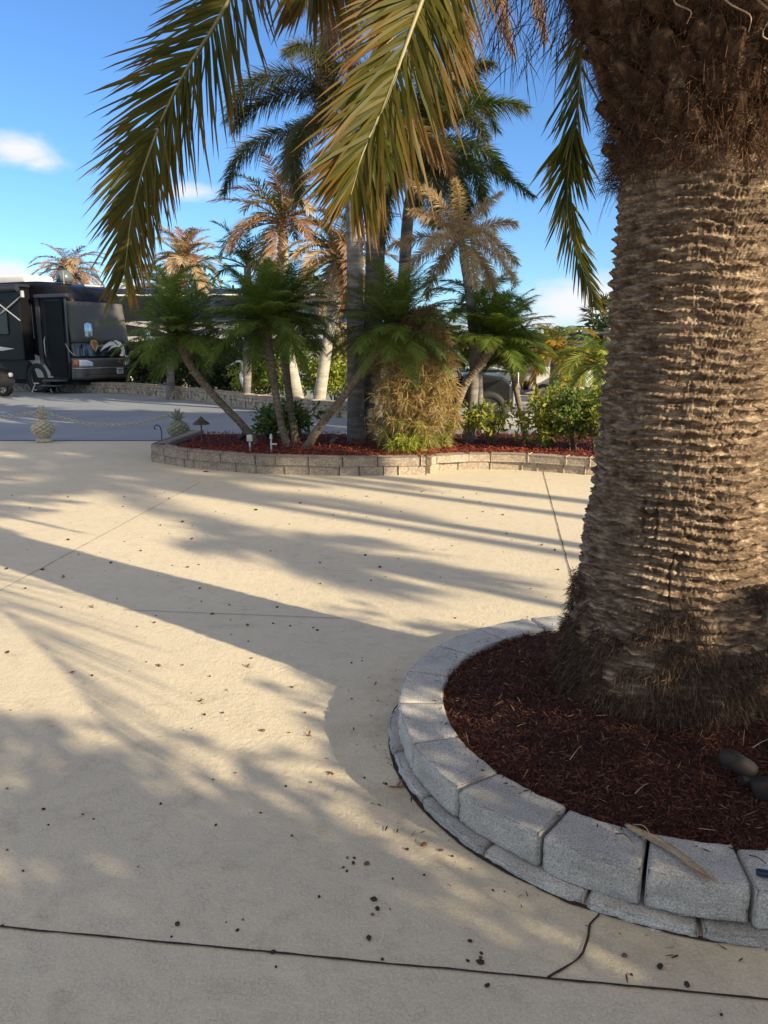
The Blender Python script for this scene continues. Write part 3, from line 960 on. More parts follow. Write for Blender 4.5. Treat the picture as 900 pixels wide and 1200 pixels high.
# cut leaf bases (boots) spiralling under the crown
k = 0
bb = BM()
rg = random.Random(9)
for i in range(230):
    z = 2.17 + i * .0046
    a = i * 2.39996
    r = float(trunk_r(z))
    s = .6 + .55 * min(1, (z - 2.0) / .5)
    ln = rg.uniform(.05, .11) * s; wd = rg.uniform(.07, .12) * s; tk = rg.uniform(.025, .045) * s
    M = Matrix.Rotation(a, 4, 'Z') @ Matrix.Translation((r - .01, 0, z - .1)) @ Matrix.Rotation(-R(rg.uniform(18, 55)), 4, 'Y') @ Matrix.Rotation(R(rg.uniform(-14, 14)), 4, 'X')
    vs = []
    prof = [(-wd, -tk * .3), (-wd * .55, -tk), (0, -tk * 1.3), (wd * .55, -tk), (wd, -tk * .3), (wd * .5, tk * .4), (0, tk * .7), (-wd * .5, tk * .4)]
    rings = []
    for j, (xx_, sc_) in enumerate([(-.05, 1.1), (ln * .4, .85), (ln, .55 + rg.uniform(-.1, .1))]):
        rings.append([bb.b.verts.new(M @ Vector((xx_ + rg.uniform(-.008, .008), y * .5 * sc_ + rg.uniform(-.003, .003), zq * sc_ + rg.uniform(-.004, .004)))) for y, zq in prof])
    for j in range(2):
        for q in range(8):
            bb.b.faces.new((rings[j][q], rings[j][(q + 1) % 8], rings[j + 1][(q + 1) % 8], rings[j + 1][q]))
    bb.b.faces.new(rings[2])
bb.build('leaf_boots', M_BOOT, palm)
# loose dangling roots / flower stalks under the crown
for i in range(9):
    a = math.radians(rg.uniform(225, 330)); z = rg.uniform(2.55, 2.9); r = float(trunk_r(z)) + .04
    p = Vector((r * math.cos(a), r * math.sin(a), z - .1)); pts = [p]
    for j in range(6):
        p = p + Vector((rg.uniform(-.04, .05), rg.uniform(-.05, .02), -rg.uniform(.02, .075))); pts.append(p)
    C = spline([tuple(q) for q in pts], 24)
    BM().tube(C, list(np.linspace(.0045, .0015, 24)), 5).build('dangling_stalk', simple('stalk_tan', (.34, .23, .15), .8, var=.3), palm, True)

# ---- fronds in view, then one out of view
def date_frond(C, seed, mat=L_DATE, nl=85, ll=.36, lw=.0105, **kw):
    return frond('frond', C, palm, mat, M_RACHIS, nl=nl, ll=ll, lw=lw, t0=.1, seed=seed, origin=O_P, rr=.010,
                 prof=((0, .55), (.15, 1), (.55, .85), (.85, .5), (1, .05)), **kw)


CROWN = np.array([TC[0], TC[1], 3.15])
def crown_pt(az, r=.35, z=3.15):
    return np.array([TC[0] + r * math.cos(R(az)), TC[1] + r * math.sin(R(az)), z])


f1 = [crown_pt(185), P(640, -300, 2.75), P(420, -250, 2.70), P(320, -110, 2.68), P(262, 12, 2.66), P(214, 90, 2.64), P(180, 165, 2.62), P(157, 238, 2.60), P(146, 318, 2.58)]
date_frond(spline(f1, 60), 1, nl=240, ll=.31, lw=.0052, a0=60, a1=20, vee=14, vj=14, droop=.14, roll=1.25)
f2 = [crown_pt(215), P(700, -190, 2.25), P(590, -160, 2.1), P(520, -60, 2.0), P(491, 10, 1.95), P(454, 114, 1.92), P(426, 178, 1.90), P(411, 228, 1.88)]
date_frond(spline(f2, 60), 2, nl=230, ll=.25, lw=.0044, a0=66, a1=24, vee=16, vj=14, droop=.22, roll=1.2)
f3 = [crown_pt(125, .3, 3.0), P(760, -110, 3.3), P(712, -40, 3.55), P(684, 40, 3.7), P(676, 134, 3.75), P(668, 187, 3.75), P(667, 264, 3.75), P(696, 352, 3.7)]
date_frond(spline(f3, 60), 3, mat=L_DATED, nl=220, ll=.26, lw=.0062, a0=50, a1=22, vee=22, vj=20, droop=.12, roll=1.1)
f4 = [crown_pt(200), P(640, -330, 3.0), P(450, -260, 3.0), P(390, -120, 3.0), P(375, -50, 3.0), P(366, -22, 3.0)]
date_frond(spline(f4, 50), 4, nl=90, ll=.30, a0=60, a1=20, vee=10, droop=.3, roll=1.2)
f5 = [crown_pt(-45), (1.95, 1.75, 3.45), (2.45, 1.25, 3.25), (2.78, .85, 2.7), (2.76, .48, 2.2), (2.6, .15, 1.78)]  # unseen frond added for its striped shadow left of the ring
date_frond(spline(f5, 50), 6, nl=75, ll=.40, lw=.009, a0=72, a1=30, vee=-20, droop=.75)
# ---- the rest of the crown (above and beside the picture)
rg = random.Random(5)
cnt = 0; tries = 0
while cnt < 84 and tries < 2500:
    tries += 1
    az = rg.uniform(0, 360); el = rg.uniform(5, 80); L = rg.uniform(2.3, 3.0); bend = rg.uniform(55, 105) if el < 45 else rg.uniform(70, 120)
    if cnt >= 40:  # extra fronds added on the sun side to shade the trunk top
        az = rg.uniform(-95, 25); el = rg.uniform(-12, 40); L = rg.uniform(1.7, 2.6); bend = rg.uniform(15, 55)
    b0 = crown_pt(az, rg.uniform(.2, .42), rg.uniform(2.75, 3.3))
    C = arc(b0, R(az), R(el), L, R(bend), 40, 1.1)
    tips = np.vstack([C, C + [0, 0, -.3], C + [.25, .0, -.1], C + [-.25, 0, -.1], C + [0, .25, -.1], C + [0, -.25, -.1]])
    u, v = proj(tips); vis = (tips[:, 1] > .1) & (u > -40) & (u < 940) & (v > -25) & (v < 1240)
    if vis.any(): continue
    dd = (C[:, 0] - TC[0]) * SX + (C[:, 1] - TC[1]) * SY
    if (C[5:, 2] - .28 - .384 * dd[5:] < 2.05).any(): continue
    if (np.hypot(C[:, 0], C[:, 1]) < .6).any() and C[:, 2].min() < 2.2: continue
    frond('frond', C, palm, L_DATED if rg.random() < .6 else L_DATE, M_RACHIS, nl=62, ll=.34, lw=.014, t0=.12, seed=500 + cnt, origin=O_P, rr=.011, a0=60, a1=25, vee=20, droop=.2)
    cnt += 1
# dead fine twiggy stuff hanging at the crown's left edge
fb = np.random.default_rng(77); n = 500
B = np.stack([TC[0] + fb.uniform(-.75, -.42, n), TC[1] + fb.uniform(-.15, .3, n), fb.uniform(2.55, 3.0, n)], -1) - O_P
D = nrm(fb.normal(0, .45, (n, 3)) + np.array([[-.3, 0, -.8]]))
v, F, u = ribbons(B, D, nrm(np.cross(D, fb.normal(0, 1, (n, 3)))), fb.uniform(.05, .2, n), .0016, .3, rng=fb)
npmesh('dead_flower_stalks', v, F, M_FIBRE, palm, uv=u)


# ================================================================== FAR PLANTER
MZ = .2                           # mulch level of the far planter


def course(name, pts, z0, z1, bl, parent, mat, depth=.18, seed=0, lab=None, offs=0.0, out=0.0, rough=.008):
    """row of split faced blocks along a line; ONE mesh per block run"""
    pts = np.array(pts, float)
    ln = np.concatenate([[0], np.cumsum(np.linalg.norm(np.diff(pts, axis=0), axis=1))])
    rr = random.Random(seed)
    s = -offs; b = bmesh.new(); Vs = []
    while s < ln[-1]:
        w = bl * rr.choice([.6, .8, 1, 1, 1.25])
        a = max(s, 0) + .004; e = min(s + w, ln[-1]) - .004
        s += w
        if e - a < .03: continue
        p = np.array([np.interp(a, ln, pts[:, 0]), np.interp(a, ln, pts[:, 1])]); q = np.array([np.interp(e, ln, pts[:, 0]), np.interp(e, ln, pts[:, 1])])
        d = (q - p) / np.linalg.norm(q - p); nn = np.array([d[1], -d[0]])
        g = 5
        r = bmesh.ops.create_cube(b, size=1)
        c = (p + q) / 2 - nn * (depth / 2 - out); L = np.linalg.norm(q - p)
        jit = rr.uniform(-.006, .006)
        es = list({x for v in r['verts'] for x in v.link_edges})
        for v in r['verts']:
            x, y, z = v.co
            xy = c + d * x * L + nn * (y * depth + jit)
            v.co = Vector((xy[0], xy[1], z0 + (z + .5) * (z1 - z0)))
        rb = bmesh.ops.bevel(b, geom=es, offset=.012, segments=2, affect='EDGES', profile=.5)
    bmesh.ops.recalc_face_normals(b, faces=b.faces)
    me = bpy.data.meshes.new(name); b.to_mesh(me); b.free()
    return link(name, me, mat, parent)


segA = [G(*p)[:2] for p in [(300, 512), (178, 520)]]
front1 = [(-3.05, 12.3), G(178, 541)[:2], G(225, 548.5)[:2], G(300, 555)[:2], G(400, 557.5)[:2], G(500, 556.5)[:2]]
front2 = [G(503, 555)[:2], G(512, 552)[:2], G(530, 550.5)[:2], G(600, 550)[:2], G(695, 557)[:2], G(800, 562)[:2], G(930, 566)[:2]]
w1 = thing('planter_wall', 'tan split face block wall in front of the leaning pygmy palms', 'low wall', (0, 0, 0))
course('base_course', front1, -.02, .115, .30, w1, M_TANBLOCK, seed=1)
course('cap_course', front1, .118, .225, .42, w1, M_TANBLOCK, seed=2, offs=.15, out=.018)
w2 = thing('planter_wall', 'sunlit tan block wall stepping back beside the dry bush and hedge', 'low wall', (0, 0, 0))
course('base_course', front2, -.02, .105, .33, w2, M_TANBLOCK, seed=3)
course('cap_course', front2, .108, .205, .48, w2, M_TANBLOCK, seed=4, offs=.2, out=.018)
bed_poly = [tuple(p) for p in ([(-2.9, 12.25)] + [np.array(p) + [0, .10] for p in front1[1:]] + [np.array(p) + [0, .10] for p in front2[1:]] + [(5.2, 12.3)])]
bed = sheet('mulch_bed', bed_poly, MZ - .03, M_MULCHR, 'stuff'); tag(bed, 'bright red mulch filling the far tan walled planter', 'mulch')


def bed_sampler(n, rng):
    x = rng.uniform(-2.8, 4.9, n); y0 = np.interp(x, [p[0] for p in bed_poly[1:-1]], [p[1] for p in bed_poly[1:-1]])
    y = y0 + .02 + rng.random(n) ** 1.4 * (12.1 - y0)
    return np.stack([x, y, MZ - .02 + .04 * fbm(x * 3 + 60, y * 3 + 60, seed=6)], -1)


mulch_chips('mulch_chips', 'loose red mulch chips strewn under the far palms', 16000, bed_sampler, L_MULCHR, (.03, .08), 31, .03, (.003, .008), .4)


# ---------------------------------------------------------------- palms
def make_palm(name, label, path, radii, crown, fronds, bark, leaf, rmat, trunkkw={}, frondkw={}, shaft=None, extra=None, group=None, seed=0, avoid=None):
    """path: 3D trunk points; fronds = (count, elmin, elmax, length, bendmin, bendmax)"""
    o = np.array(path[0], float)
    t = thing(name, label, 'palm tree', o, group=group)
    trunk_mesh('trunk', path, radii, bark, t, origin=o, **trunkkw)
    top = np.array(path[-1], float)
    if shaft:
        L, r0, r1, mat = shaft
        d = np.array(path[-1], float) - np.array(path[-2], float); d = d / np.linalg.norm(d)
        C = np.array([top + d * L * s for s in np.linspace(-.05, 1, 14)]) - o
        rs = np.interp(np.linspace(0, 1, 14), [0, .25, 1], [r0, r0 * 1.15, r1])
        v, F = tube_np(C, rs, 20)
        npmesh('crownshaft', v, F, mat, t, smooth=True)
        top = top + d * L
    rr = random.Random(seed * 13 + 5)
    n, e0, e1, FL, b0, b1 = fronds
    for i in range(n):
        az = i * 137.5 + rr.uniform(-15, 15)
        f = (i + .5) / n
        el = e0 + (e1 - e0) * f + rr.uniform(-6, 6)
        L = FL * rr.uniform(.82, 1.1)
        bend = b0 + (b1 - b0) * rr.random()
        C = arc(top + np.array([0, 0, -.15 * (1 - f) * FL * .3]), R(az), R(el), L, R(bend), 22, 1.05)
        lm = leaf if not isinstance(leaf, list) else leaf[rr.randrange(len(leaf))]
        frond('frond', C, t, lm, rmat, seed=seed * 100 + i, origin=o, **frondkw)
    if extra:
        for j, (pts, lm, rm, kw) in enumerate(extra):
            k2 = dict(frondkw); k2.update(kw)
            frond('frond', spline(pts, 26), t, lm, rm, seed=seed * 100 + 60 + j, origin=o, **k2)
    return t


PYG = dict(nl=95, ll=.235, lw=.0040, t0=.10, a0=72, a1=30, vee=12, droop=.28, rr=.006, ragged=.15)
PYT = dict(ring=.035, amp=.14, seg=22, n=240, rough=.10)


def pyg(label, pix, Y0, Y1, r=(.062, .052, .05, .06, .085), n=46, L=.95, leaf=None, seed=0, e0=-22, b0=38, b1=76):
    ys = np.linspace(Y0, Y1, len(pix))
    path = [P(u, v, y) for (u, v), y in zip(pix, ys)]
    path[0] = np.array([path[0][0], path[0][1], MZ - .06])
    return make_palm('pygmy_date_palm', label, path, r, None, (int(n * 1.35), e0, 84, L * 1.06, b0, b1), M_PYGTRUNK, leaf or [L_PYG, L_PYG, L_PYGD], M_RACHISD, PYT, PYG, seed=seed, group='pygmy date palms in the far planter')


pyg('leftmost leaning pygmy date palm, its bare trunk curving up to the left', [(302, 520), (283, 497), (255, 468), (226, 432), (210, 393)], 11.0, 10.9, seed=1, e0=-12, b0=36, b1=68, n=44, L=.9, leaf=[L_PYGD, L_PYG])
pyg('pygmy date palm with brown trunk leaning left, behind the white path lights', [(338, 522), (328, 490), (320, 440), (309, 378)], 10.7, 10.8, seed=2, e0=-14, b0=36, b1=68, n=50, L=.95)
pyg('pygmy date palm with slim trunk beside the brown leaning one', [(347, 520), (341, 480), (335, 430), (332, 370)], 11.0, 11.4, seed=3, e0=-12, b0=36, b1=68, n=46, L=.92, leaf=[L_PYG, L_PYGD])
pyg('pygmy date palm leaning hard to the right in front of the grey trunks', [(357, 524), (374, 501), (402, 465), (428, 430), (462, 386)], 10.5, 10.3, e0=-14, b0=32, b1=66, seed=4, n=52, L=.95, leaf=[L_PYGD, L_PYG, L_PYGD])
pyg('pygmy date palm leaning right beside the dry bush', [(524, 530), (530, 495), (545, 452), (565, 424), (582, 396)], 10.7, 10.7, e0=-6, b0=28, b1=56, seed=5, n=48, L=.72, leaf=[L_PYG])
pyg('small slim pygmy date palm behind the hedge, trunk leaning left', [(617, 528), (612, 490), (604, 452), (600, 416)], 11.3, 11.3, r=(.05, .042, .04, .05, .065), e0=-10, b0=30, b1=60, seed=6, n=34, L=.5, leaf=[L_PYG])

FOX = dict(nl=90, ll=.29, lw=.0052, t0=.10, a0=68, a1=32, droop=.3, rr=.012, plume=4, ragged=.25)
FXT = dict(ring=.11, amp=.02, seg=28, n=140, rough=.018)


def ppath(pix, Y, z0=MZ - .05):
    p = [P(u, v, Y) for u, v in pix]
    p[0] = np.array([p[0][0], p[0][1], z0])
    return p


YA = 11.2
ex = [([P(398, 128, YA), P(370, 96, YA), P(328, 88, YA), P(288, 104, YA), P(268, 140, YA)], L_FOXD, M_RACHISD, dict(ll=.34)),
      ([P(392, 136, YA - .2), P(360, 148, YA - .3), P(320, 158, YA - .4), P(284, 180, YA - .5), P(262, 226, YA - .5)], L_FOXD, M_RACHISD, dict(ll=.26)),
      ([P(390, 140, YA - .2), P(362, 145, YA - .7), P(345, 180, YA - .9), P(350, 236, YA - 1)], L_FOXD, M_RACHISD, dict(ll=.26))]
make_palm('foxtail_palm', 'tall foxtail palm with grey trunk and dark fronds arching left', ppath([(418, 528), (417, 470), (416, 380), (415, 260), (408, 175)], YA), (.145, .122, .116, .112, .10), None,
          (9, 0, 70, 1.6, 70, 120), M_GREYTRUNK, [L_FOXD, L_DEAD], M_RACHISD, FXT, FOX, shaft=(.5, .10, .06, M_SHAFTB), extra=ex, seed=11)
YB = 11.5
ex = [([P(455, -30, YB), P(415, -45, YB - .2), P(385, 10, YB - .4), P(384, 70, YB - .4), P(396, 118, YB - .4)], L_DEAD, M_RACHISB, {}),
      ([P(455, -30, YB), P(430, -30, YB - .5), P(412, 30, YB - .6), P(414, 90, YB - .6), P(420, 140, YB - .5)], L_DEAD, M_RACHISB, {}),
      ([P(470, -40, YB), P(530, -75, YB - .3), P(575, -20, YB - .5), P(600, 62, YB - .5)], L_DEAD, M_RACHISB, dict(ll=.26)),
      ([P(470, -40, YB), P(560, -85, YB), P(615, -40, YB), P(638, 46, YB)], L_DEAD, M_RACHISB, dict(ll=.26)),
      ([P(465, -35, YB), P(510, -45, YB - .8), P(538, 10, YB - 1), P(549, 76, YB - 1)], L_DEAD, M_RACHISB, {}),
      ([P(465, -35, YB), P(455, -20, YB - .8), P(448, 40, YB - .9), P(440, 110, YB - .8)], L_DEAD, M_RACHISB, {}),
      ([P(455, -30, YB), P(400, -60, YB), P(365, -30, YB), P(352, 15, YB)], L_DEAD, M_RACHISB, dict(ll=.22))]
make_palm('foxtail_palm', 'tallest foxtail palm with dark trunk and dead reddish brown fronds', ppath([(432, 528), (434, 470), (437, 380), (442, 240), (450, 60)], YB), (.16, .145, .14, .132, .11), None,
          (9, 20, 75, 1.7, 90, 130), M_DARKTRUNK, [L_DEAD, L_DEAD, L_FOXD], M_RACHISB, FXT, FOX, shaft=(.6, .10, .06, M_SHAFTB), extra=ex, seed=12)
YC = 11.9
ex = [([P(497, 160, YC), P(535, 190, YC), P(580, 200, YC), P(624, 230, YC)], L_FOX, M_RACHISD, dict(ll=.24)),
      ([P(497, 150, YC), P(520, 105, YC), P(556, 100, YC), P(582, 152, YC)], L_FOX, M_RACHISD, {}),
      ([P(497, 160, YC - .2), P(470, 190, YC - .4), P(452, 230, YC - .5), P(448, 285, YC - .5)], L_FOXD, M_RACHISD, {}),
      ([P(497, 160, YC - .2), P(520, 180, YC - .5), P(540, 220, YC - .6), P(548, 262, YC - .6)], L_FOXD, M_RACHISB, {})]
make_palm('foxtail_palm', 'slim green stemmed foxtail palm with bushy green fronds reaching right', ppath([(468, 526), (470, 450), (472, 360), (478, 255), (486, 215)], YC), (.11, .10, .09, .085, .08), None,
          (20, -35, 78, 1.7, 50, 95), M_GREYTRUNK, [L_FOX, L_FOX, L_FOXD], M_RACHISD, FXT, FOX, shaft=(.6, .085, .05, M_SHAFT), extra=ex, seed=13)
FOXB = dict(nl=64, ll=.26, lw=.005, t0=.14, a0=70, a1=35, droop=.3, rr=.011, plume=2, ragged=.2)
make_palm('foxtail_palm', 'bleached tan foxtail palm on a spotted grey trunk right of the dry bush', ppath([(546, 530), (552, 490), (556, 420), (550, 345), (545, 312)], 10.9), (.10, .075, .07, .062, .058), None,
          (18, -32, 72, .95, 35, 80), M_GREYTRUNK, [L_BLEACH], M_RACHISB, dict(FXT, ring=.08), dict(FOXB, ll=.19), shaft=(.34, .055, .035, M_SHAFT), seed=14)
make_palm('young_palm', 'small dark green palm arching right behind the bleached palm trunk', ppath([(562, 520), (562, 440), (560, 362)], 12.6, 0), (.06, .05, .045), None,
          (14, 5, 75, 1.0, 60, 100), M_GREYTRUNK, [L_FOX, L_PYGD], M_RACHISD, FXT, dict(PYG, ll=.26, lw=.008), seed=15)

# ---------------------------------------------------------------- palms beyond the road
BG = dict(nl=52, ll=.50, lw=.016, t0=.1, a0=65, a1=30, droop=.3, rr=.02, ragged=.2)
def bgpalm(label, base, head, Y, r, fr, leaf, seed, rm=M_RACHISB, name='background_palm', kw={}, bark=M_GREYTRUNK, shaft=None, mid=None):
    p = [P(*base, Y)] + ([P(*mid, Y)] if mid else []) + [P(*head, Y)]
    p[0][2] = 0
    if len(p) == 2: p.insert(1, (p[0] + p[1]) / 2)
    return make_palm(name, label, p, (r * 1.2, r, r * .9), None, fr, bark, leaf, rm, dict(ring=.12, amp=.03, seg=14, n=60, rough=.03), dict(BG, **kw), seed=seed, shaft=shaft)


bgpalm('orange brown palm crown rising above the black motorhome roof', (82, 470), (82, 318), 40, .2, (40, -30, 80, 2.0, 50, 110), [L_DEAD, L_BLEACH], 21)
bgpalm('bleached palm with upright tufts above the left pygmy palm', (218, 468), (216, 305), 30, .17, (36, -20, 84, 1.6, 40, 100), [L_BLEACH, L_DEAD], 22)
bgpalm('bright green young palm behind the leftmost pygmy palm', (200, 470), (200, 340), 23, .1, (18, 0, 80, 1.5, 60, 110), [L_PYG, L_LIME], 23, M_RACHISD, kw=dict(ll=.4, lw=.014))
bgpalm('reddish palm on a pale bare trunk behind the pygmy palms', (352, 482), (332, 285), 18.3, .13, (30, -15, 78, 1.75, 45, 95), [L_DEAD, L_BLEACH, L_FOX], 24, mid=(334, 385), bark=M_SUNLITTRUNK, kw=dict(ll=.4, lw=.014), shaft=(.5, .10, .05, M_SHAFTB))
bgpalm('tan brown palm on a leaning lit trunk left of the grey trunks', (372, 480), (398, 300), 18.6, .13, (36, -30, 78, 1.7, 50, 110), [L_DEAD, L_BLEACH, L_BLEACH], 25, bark=M_SUNLITTRUNK, mid=(384, 400), kw=dict(ll=.4, lw=.014))
bgpalm('blue green spiky palm crown between the brown crowns', (290, 478), (290, 312), 20, .1, (14, 15, 85, 1.25, 50, 90), [L_FOX, L_PYG], 26, M_RACHISD, kw=dict(ll=.35, lw=.012))
bgpalm('palm with yellow and orange fronds behind the hedge', (648, 470), (651, 412), 20, .12, (24, -15, 80, 1.25, 60, 115), [L_YEL, L_YEL, L_PYG], 27, M_RACHISD, kw=dict(ll=.38, lw=.015))
bgpalm('green palm drooping beside the big trunk above the hedge', (700, 470), (700, 425), 18, .1, (22, -20, 75, 1.2, 60, 115), [L_PYG, L_LIME], 28, M_RACHISD, kw=dict(ll=.36, lw=.013))


def fan_palm(label, base, head, Y, seed, fr=.55):
    p0 = P(*base, Y); p0[2] = 0; p1 = P(*head, Y)
    t = thing('fan_palm', label, 'palm tree', p0)
    trunk_mesh('trunk', [p0, (p0 + p1) / 2, p1], (.16, .14, .13), M_DARKTRUNK, t, origin=p0, ring=.1, amp=.04, seg=14, n=60)
    rr = np.random.default_rng(seed)
    for i in range(26):
        az = i * 2.4; el = R(-40 + 120 * (i + .5) / 26)
        d = np.array([math.cos(az) * math.cos(el), math.sin(az) * math.cos(el), math.sin(el)])
        hub = p1 - p0 + d * .75
        n = 22; sp = np.linspace(-1.25, 1.25, n)
        s = nrm(np.cross(d, [0, 0, 1.0])); u = np.cross(s, d)
        D = nrm(np.cos(sp)[:, None] * d + np.sin(sp)[:, None] * s + .12 * rr.normal(0, 1, (n, 3)))
        W = nrm(np.cross(D, u + .2 * rr.normal(0, 1, (n, 3))))
        v, F, uv = ribbons(np.tile(hub, (n, 1)), D, W, fr, .03, .25, rng=rr)
        v2, F2 = tube_np(np.array([p1 - p0, p1 - p0 + d * .4, hub]), .02, 5)
        npmesh('fan_leaf', np.vstack([v, v2]), np.vstack([F, F2 + len(v)]), L_TREE if i % 3 else L_FOX, t, uv=np.vstack([uv, np.zeros((len(v2), 2))]))
    return t


fan_palm('dark fan palm showing just left of the big trunk', (712, 470), (712, 384), 26, 3)

# ---------------------------------------------------------------- dry bush, shrubs, hedges
c0 = P(486, 530, 10.35); db = thing('dry_bush', 'tan dried out bush of narrow leaf tufts between the palm trunks', 'bush', (c0[0], 10.35, MZ - .03))


def tuft_bush(parent, n, rad, h0, h1, mats, seed, size=(.09, .17), per=16, lw=.0045):
    rng = np.random.default_rng(seed)
    for key, (mat, zr) in enumerate(mats):
        m = int(n * (zr[1] - zr[0]))
        d = nrm(rng.normal(0, 1, (m, 3))); r = rng.random(m) ** .33
        c = d * r[:, None]
        zc = h0 + (h1 - h0) * (zr[0] + (zr[1] - zr[0]) * rng.random(m))
        f = (zc - h0) / (h1 - h0)
        wid = np.interp(f, [0, .2, .6, 1], [.75, 1.0, .95, .5])
        hub = np.stack([c[:, 0] * rad[0] * wid, c[:, 1] * rad[1] * wid, zc], -1)
        outd = nrm(np.stack([c[:, 0], c[:, 1] - .3, .25 + 0 * c[:, 2]], -1))
        B = np.repeat(hub, per, 0)
        D = nrm(np.repeat(outd, per, 0) * .55 + rng.normal(0, .8, (m * per, 3)) + [[0, 0, -.05]])
        W = nrm(np.cross(D, rng.normal(0, 1, (m * per, 3))))
        v, F, u = ribbons(B, D, W, rng.uniform(size[0], size[1], m * per), lw, .35, ((0, .4), (.3, 1), (.7, .7), (1, .05)), rnd=np.repeat(rng.random(m), per), rng=rng)
        npmesh('foliage', v, F, mat, parent, uv=u)


L_DRYG = leafmat('dry_bush_leaf_greenish', (.24, .25, .07), (.38, .36, .12), (.40, .30, .13), .85, .3)
L_DRYB = leafmat('dry_bush_leaf_brown', (.20, .13, .07), (.32, .225, .125), (.36, .25, .14), .85, .3)
tuft_bush(db, 1150, (.62, .50), .02, 1.85, [(L_DRYG, (0, .22)), (L_DRY, (.15, .7)), (L_DRYB, (.6, 1.0))], 8)
b = BM()
for i in range(16):
    a = random.uniform(0, 6.28); q = random.uniform(.1, .45)
    b.tube([(.1 * math.cos(a), .1 * math.sin(a), 0), (q * .6 * math.cos(a), q * .6 * math.sin(a), .6), (q * math.cos(a), q * math.sin(a), 1.4)], [.014, .011, .006], 6)
b.build('stem', M_WOOD, db, True)
lb = P(465, 520, 10.0)
t = thing('low_plant', 'small yellow green plant at the foot of the dry bush', 'plant', (P(478, 530, 9.95)[0], 9.95, MZ - .03))
tuft_bush(t, 70, (.28, .16), .0, .24, [(L_LIME, (0, 1.0))], 18, (.07, .12), 14, .006)

shrub('green_shrub', 'dark glossy green shrub at the foot of the twin pygmy trunks', 'shrub', (P(340, 515, 11.35)[0], 11.35, MZ - .03), (.42, .3), .08, .62, L_SHRUB, 900, (.06, .11), 30, .12, 10, seed=1)
shrub('green_shrub', 'small loose leafed shrub left of the leaning brown trunk', 'shrub', (P(317, 515, 11.5)[0], 11.5, MZ - .03), (.28, .22), .05, .5, L_SHRUB, 500, (.05, .1), 22, .10, 7, seed=2)
shrub('green_shrub', 'open sparse shrub with lit leaves between the slim trunks', 'shrub', (P(576, 525, 10.6)[0], 10.6, MZ - .03), (.40, .28), .22, .60, L_HEDGEY, 620, (.06, .10), 26, .11, 10, seed=3)
for i, (u, Y, rx, h, m, lab) in enumerate([(644, 10.3, .33, .82, L_HEDGEY, 'leftmost yellow green hedge bush against the road'), (672, 10.15, .30, .86, L_SHRUB, 'middle hedge bush above the red mulch'),
                                           (700, 10.05, .33, .90, L_HEDGEY, 'hedge bush touching the big trunk outline'), (735, 10.1, .4, .85, L_HEDGEY, 'hedge bush hidden mostly behind the big trunk')]):
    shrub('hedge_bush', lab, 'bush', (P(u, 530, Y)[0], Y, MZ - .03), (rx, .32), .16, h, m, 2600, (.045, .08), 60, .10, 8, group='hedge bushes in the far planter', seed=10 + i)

# small plant stub, uplight in the far bed
def uplight(label, u, v, Y):
    p = P(u, v, Y)
    t = thing('ground_spotlight', label, 'spotlight', (p[0], Y, MZ - .03))
    m = simple('dark_metal', (.03, .025, .022), .5, var=.2)
    BM().cyl((0, 0, 0), (0, 0, .08), .012).build('stake', m, t)
    BM().cyl((-.03, 0, .07), (.06, 0, .15), .035, .045, 14).build('lamp_head', m, t)


uplight('tiny black uplight in red mulch left of the grey trunks', 390, 520, 10.6)
uplight('tiny dark uplight in red mulch near the leftmost pygmy base', 283, 518, 11.0)

# ---------------------------------------------------------------- path lights
def pagoda(label, u, vb, Y):
    p = P(u, vb, Y)
    t = thing('path_light', label, 'path light', (p[0], Y, MZ - .05))
    m = simple('bronze_metal', (.075, .055, .045), .5, var=.25)
    BM().cyl((0, 0, 0), (0, 0, .36), .010).build('post', m, t)
    BM().lathe([(.005, .455), (.012, .44), (.05, .41), (.055, .40), (.095, .375), (.125, .345), (.12, .34), (.05, .355), (.02, .35)], seg=8).build('shade', m, t)
    BM().cyl((0, 0, .33), (0, 0, .37), .03, .03, 10).build('lens', simple('lens_white', (.5, .5, .45), .4), t)


pagoda('bronze pagoda path light between stone pineapple and leftmost pygmy trunk', 237, 523, 10.6)
wm = simple('white_plastic', (.62, .62, .60), .5, var=.1)
p = P(293, 525, 10.25)
t = thing('garden_light', 'white square headed garden light on a short stake', 'garden light', (p[0], 10.25, MZ - .05))
BM().cyl((0, 0, 0), (0, 0, .14), .014).build('stake', wm, t)
BM().box((0, 0, .19), (.075, .06, .09), bevel=.01).build('lamp_head', wm, t)
p = P(318, 528, 10.1)
t = thing('garden_stake', 'slim white garden stake beside the twin pygmy trunks', 'stake', (p[0], 10.1, MZ - .05))
BM().cyl((0, 0, 0), (0, 0, .20), .011).cyl((0, 0, .2), (0, 0, .26), .02, .014).build('post', wm, t)
BM().box((.03, 0, .13), (.09, .02, .02)).build('crossbar', wm, t)
p = G(190, 521)
t = thing('shepherd_hook', 'little black garden hook at the planter wall corner', 'hook', p)
bt = BM(); bt.tube(spline([(0, 0, 0), (0, 0, .22), (-.03, 0, .30), (-.08, 0, .31), (-.11, 0, .27), (-.09, 0, .24)], 30), .008, 6); o = bt.build('hook_rod', simple('black_iron', (.02, .02, .025), .5), t, True)

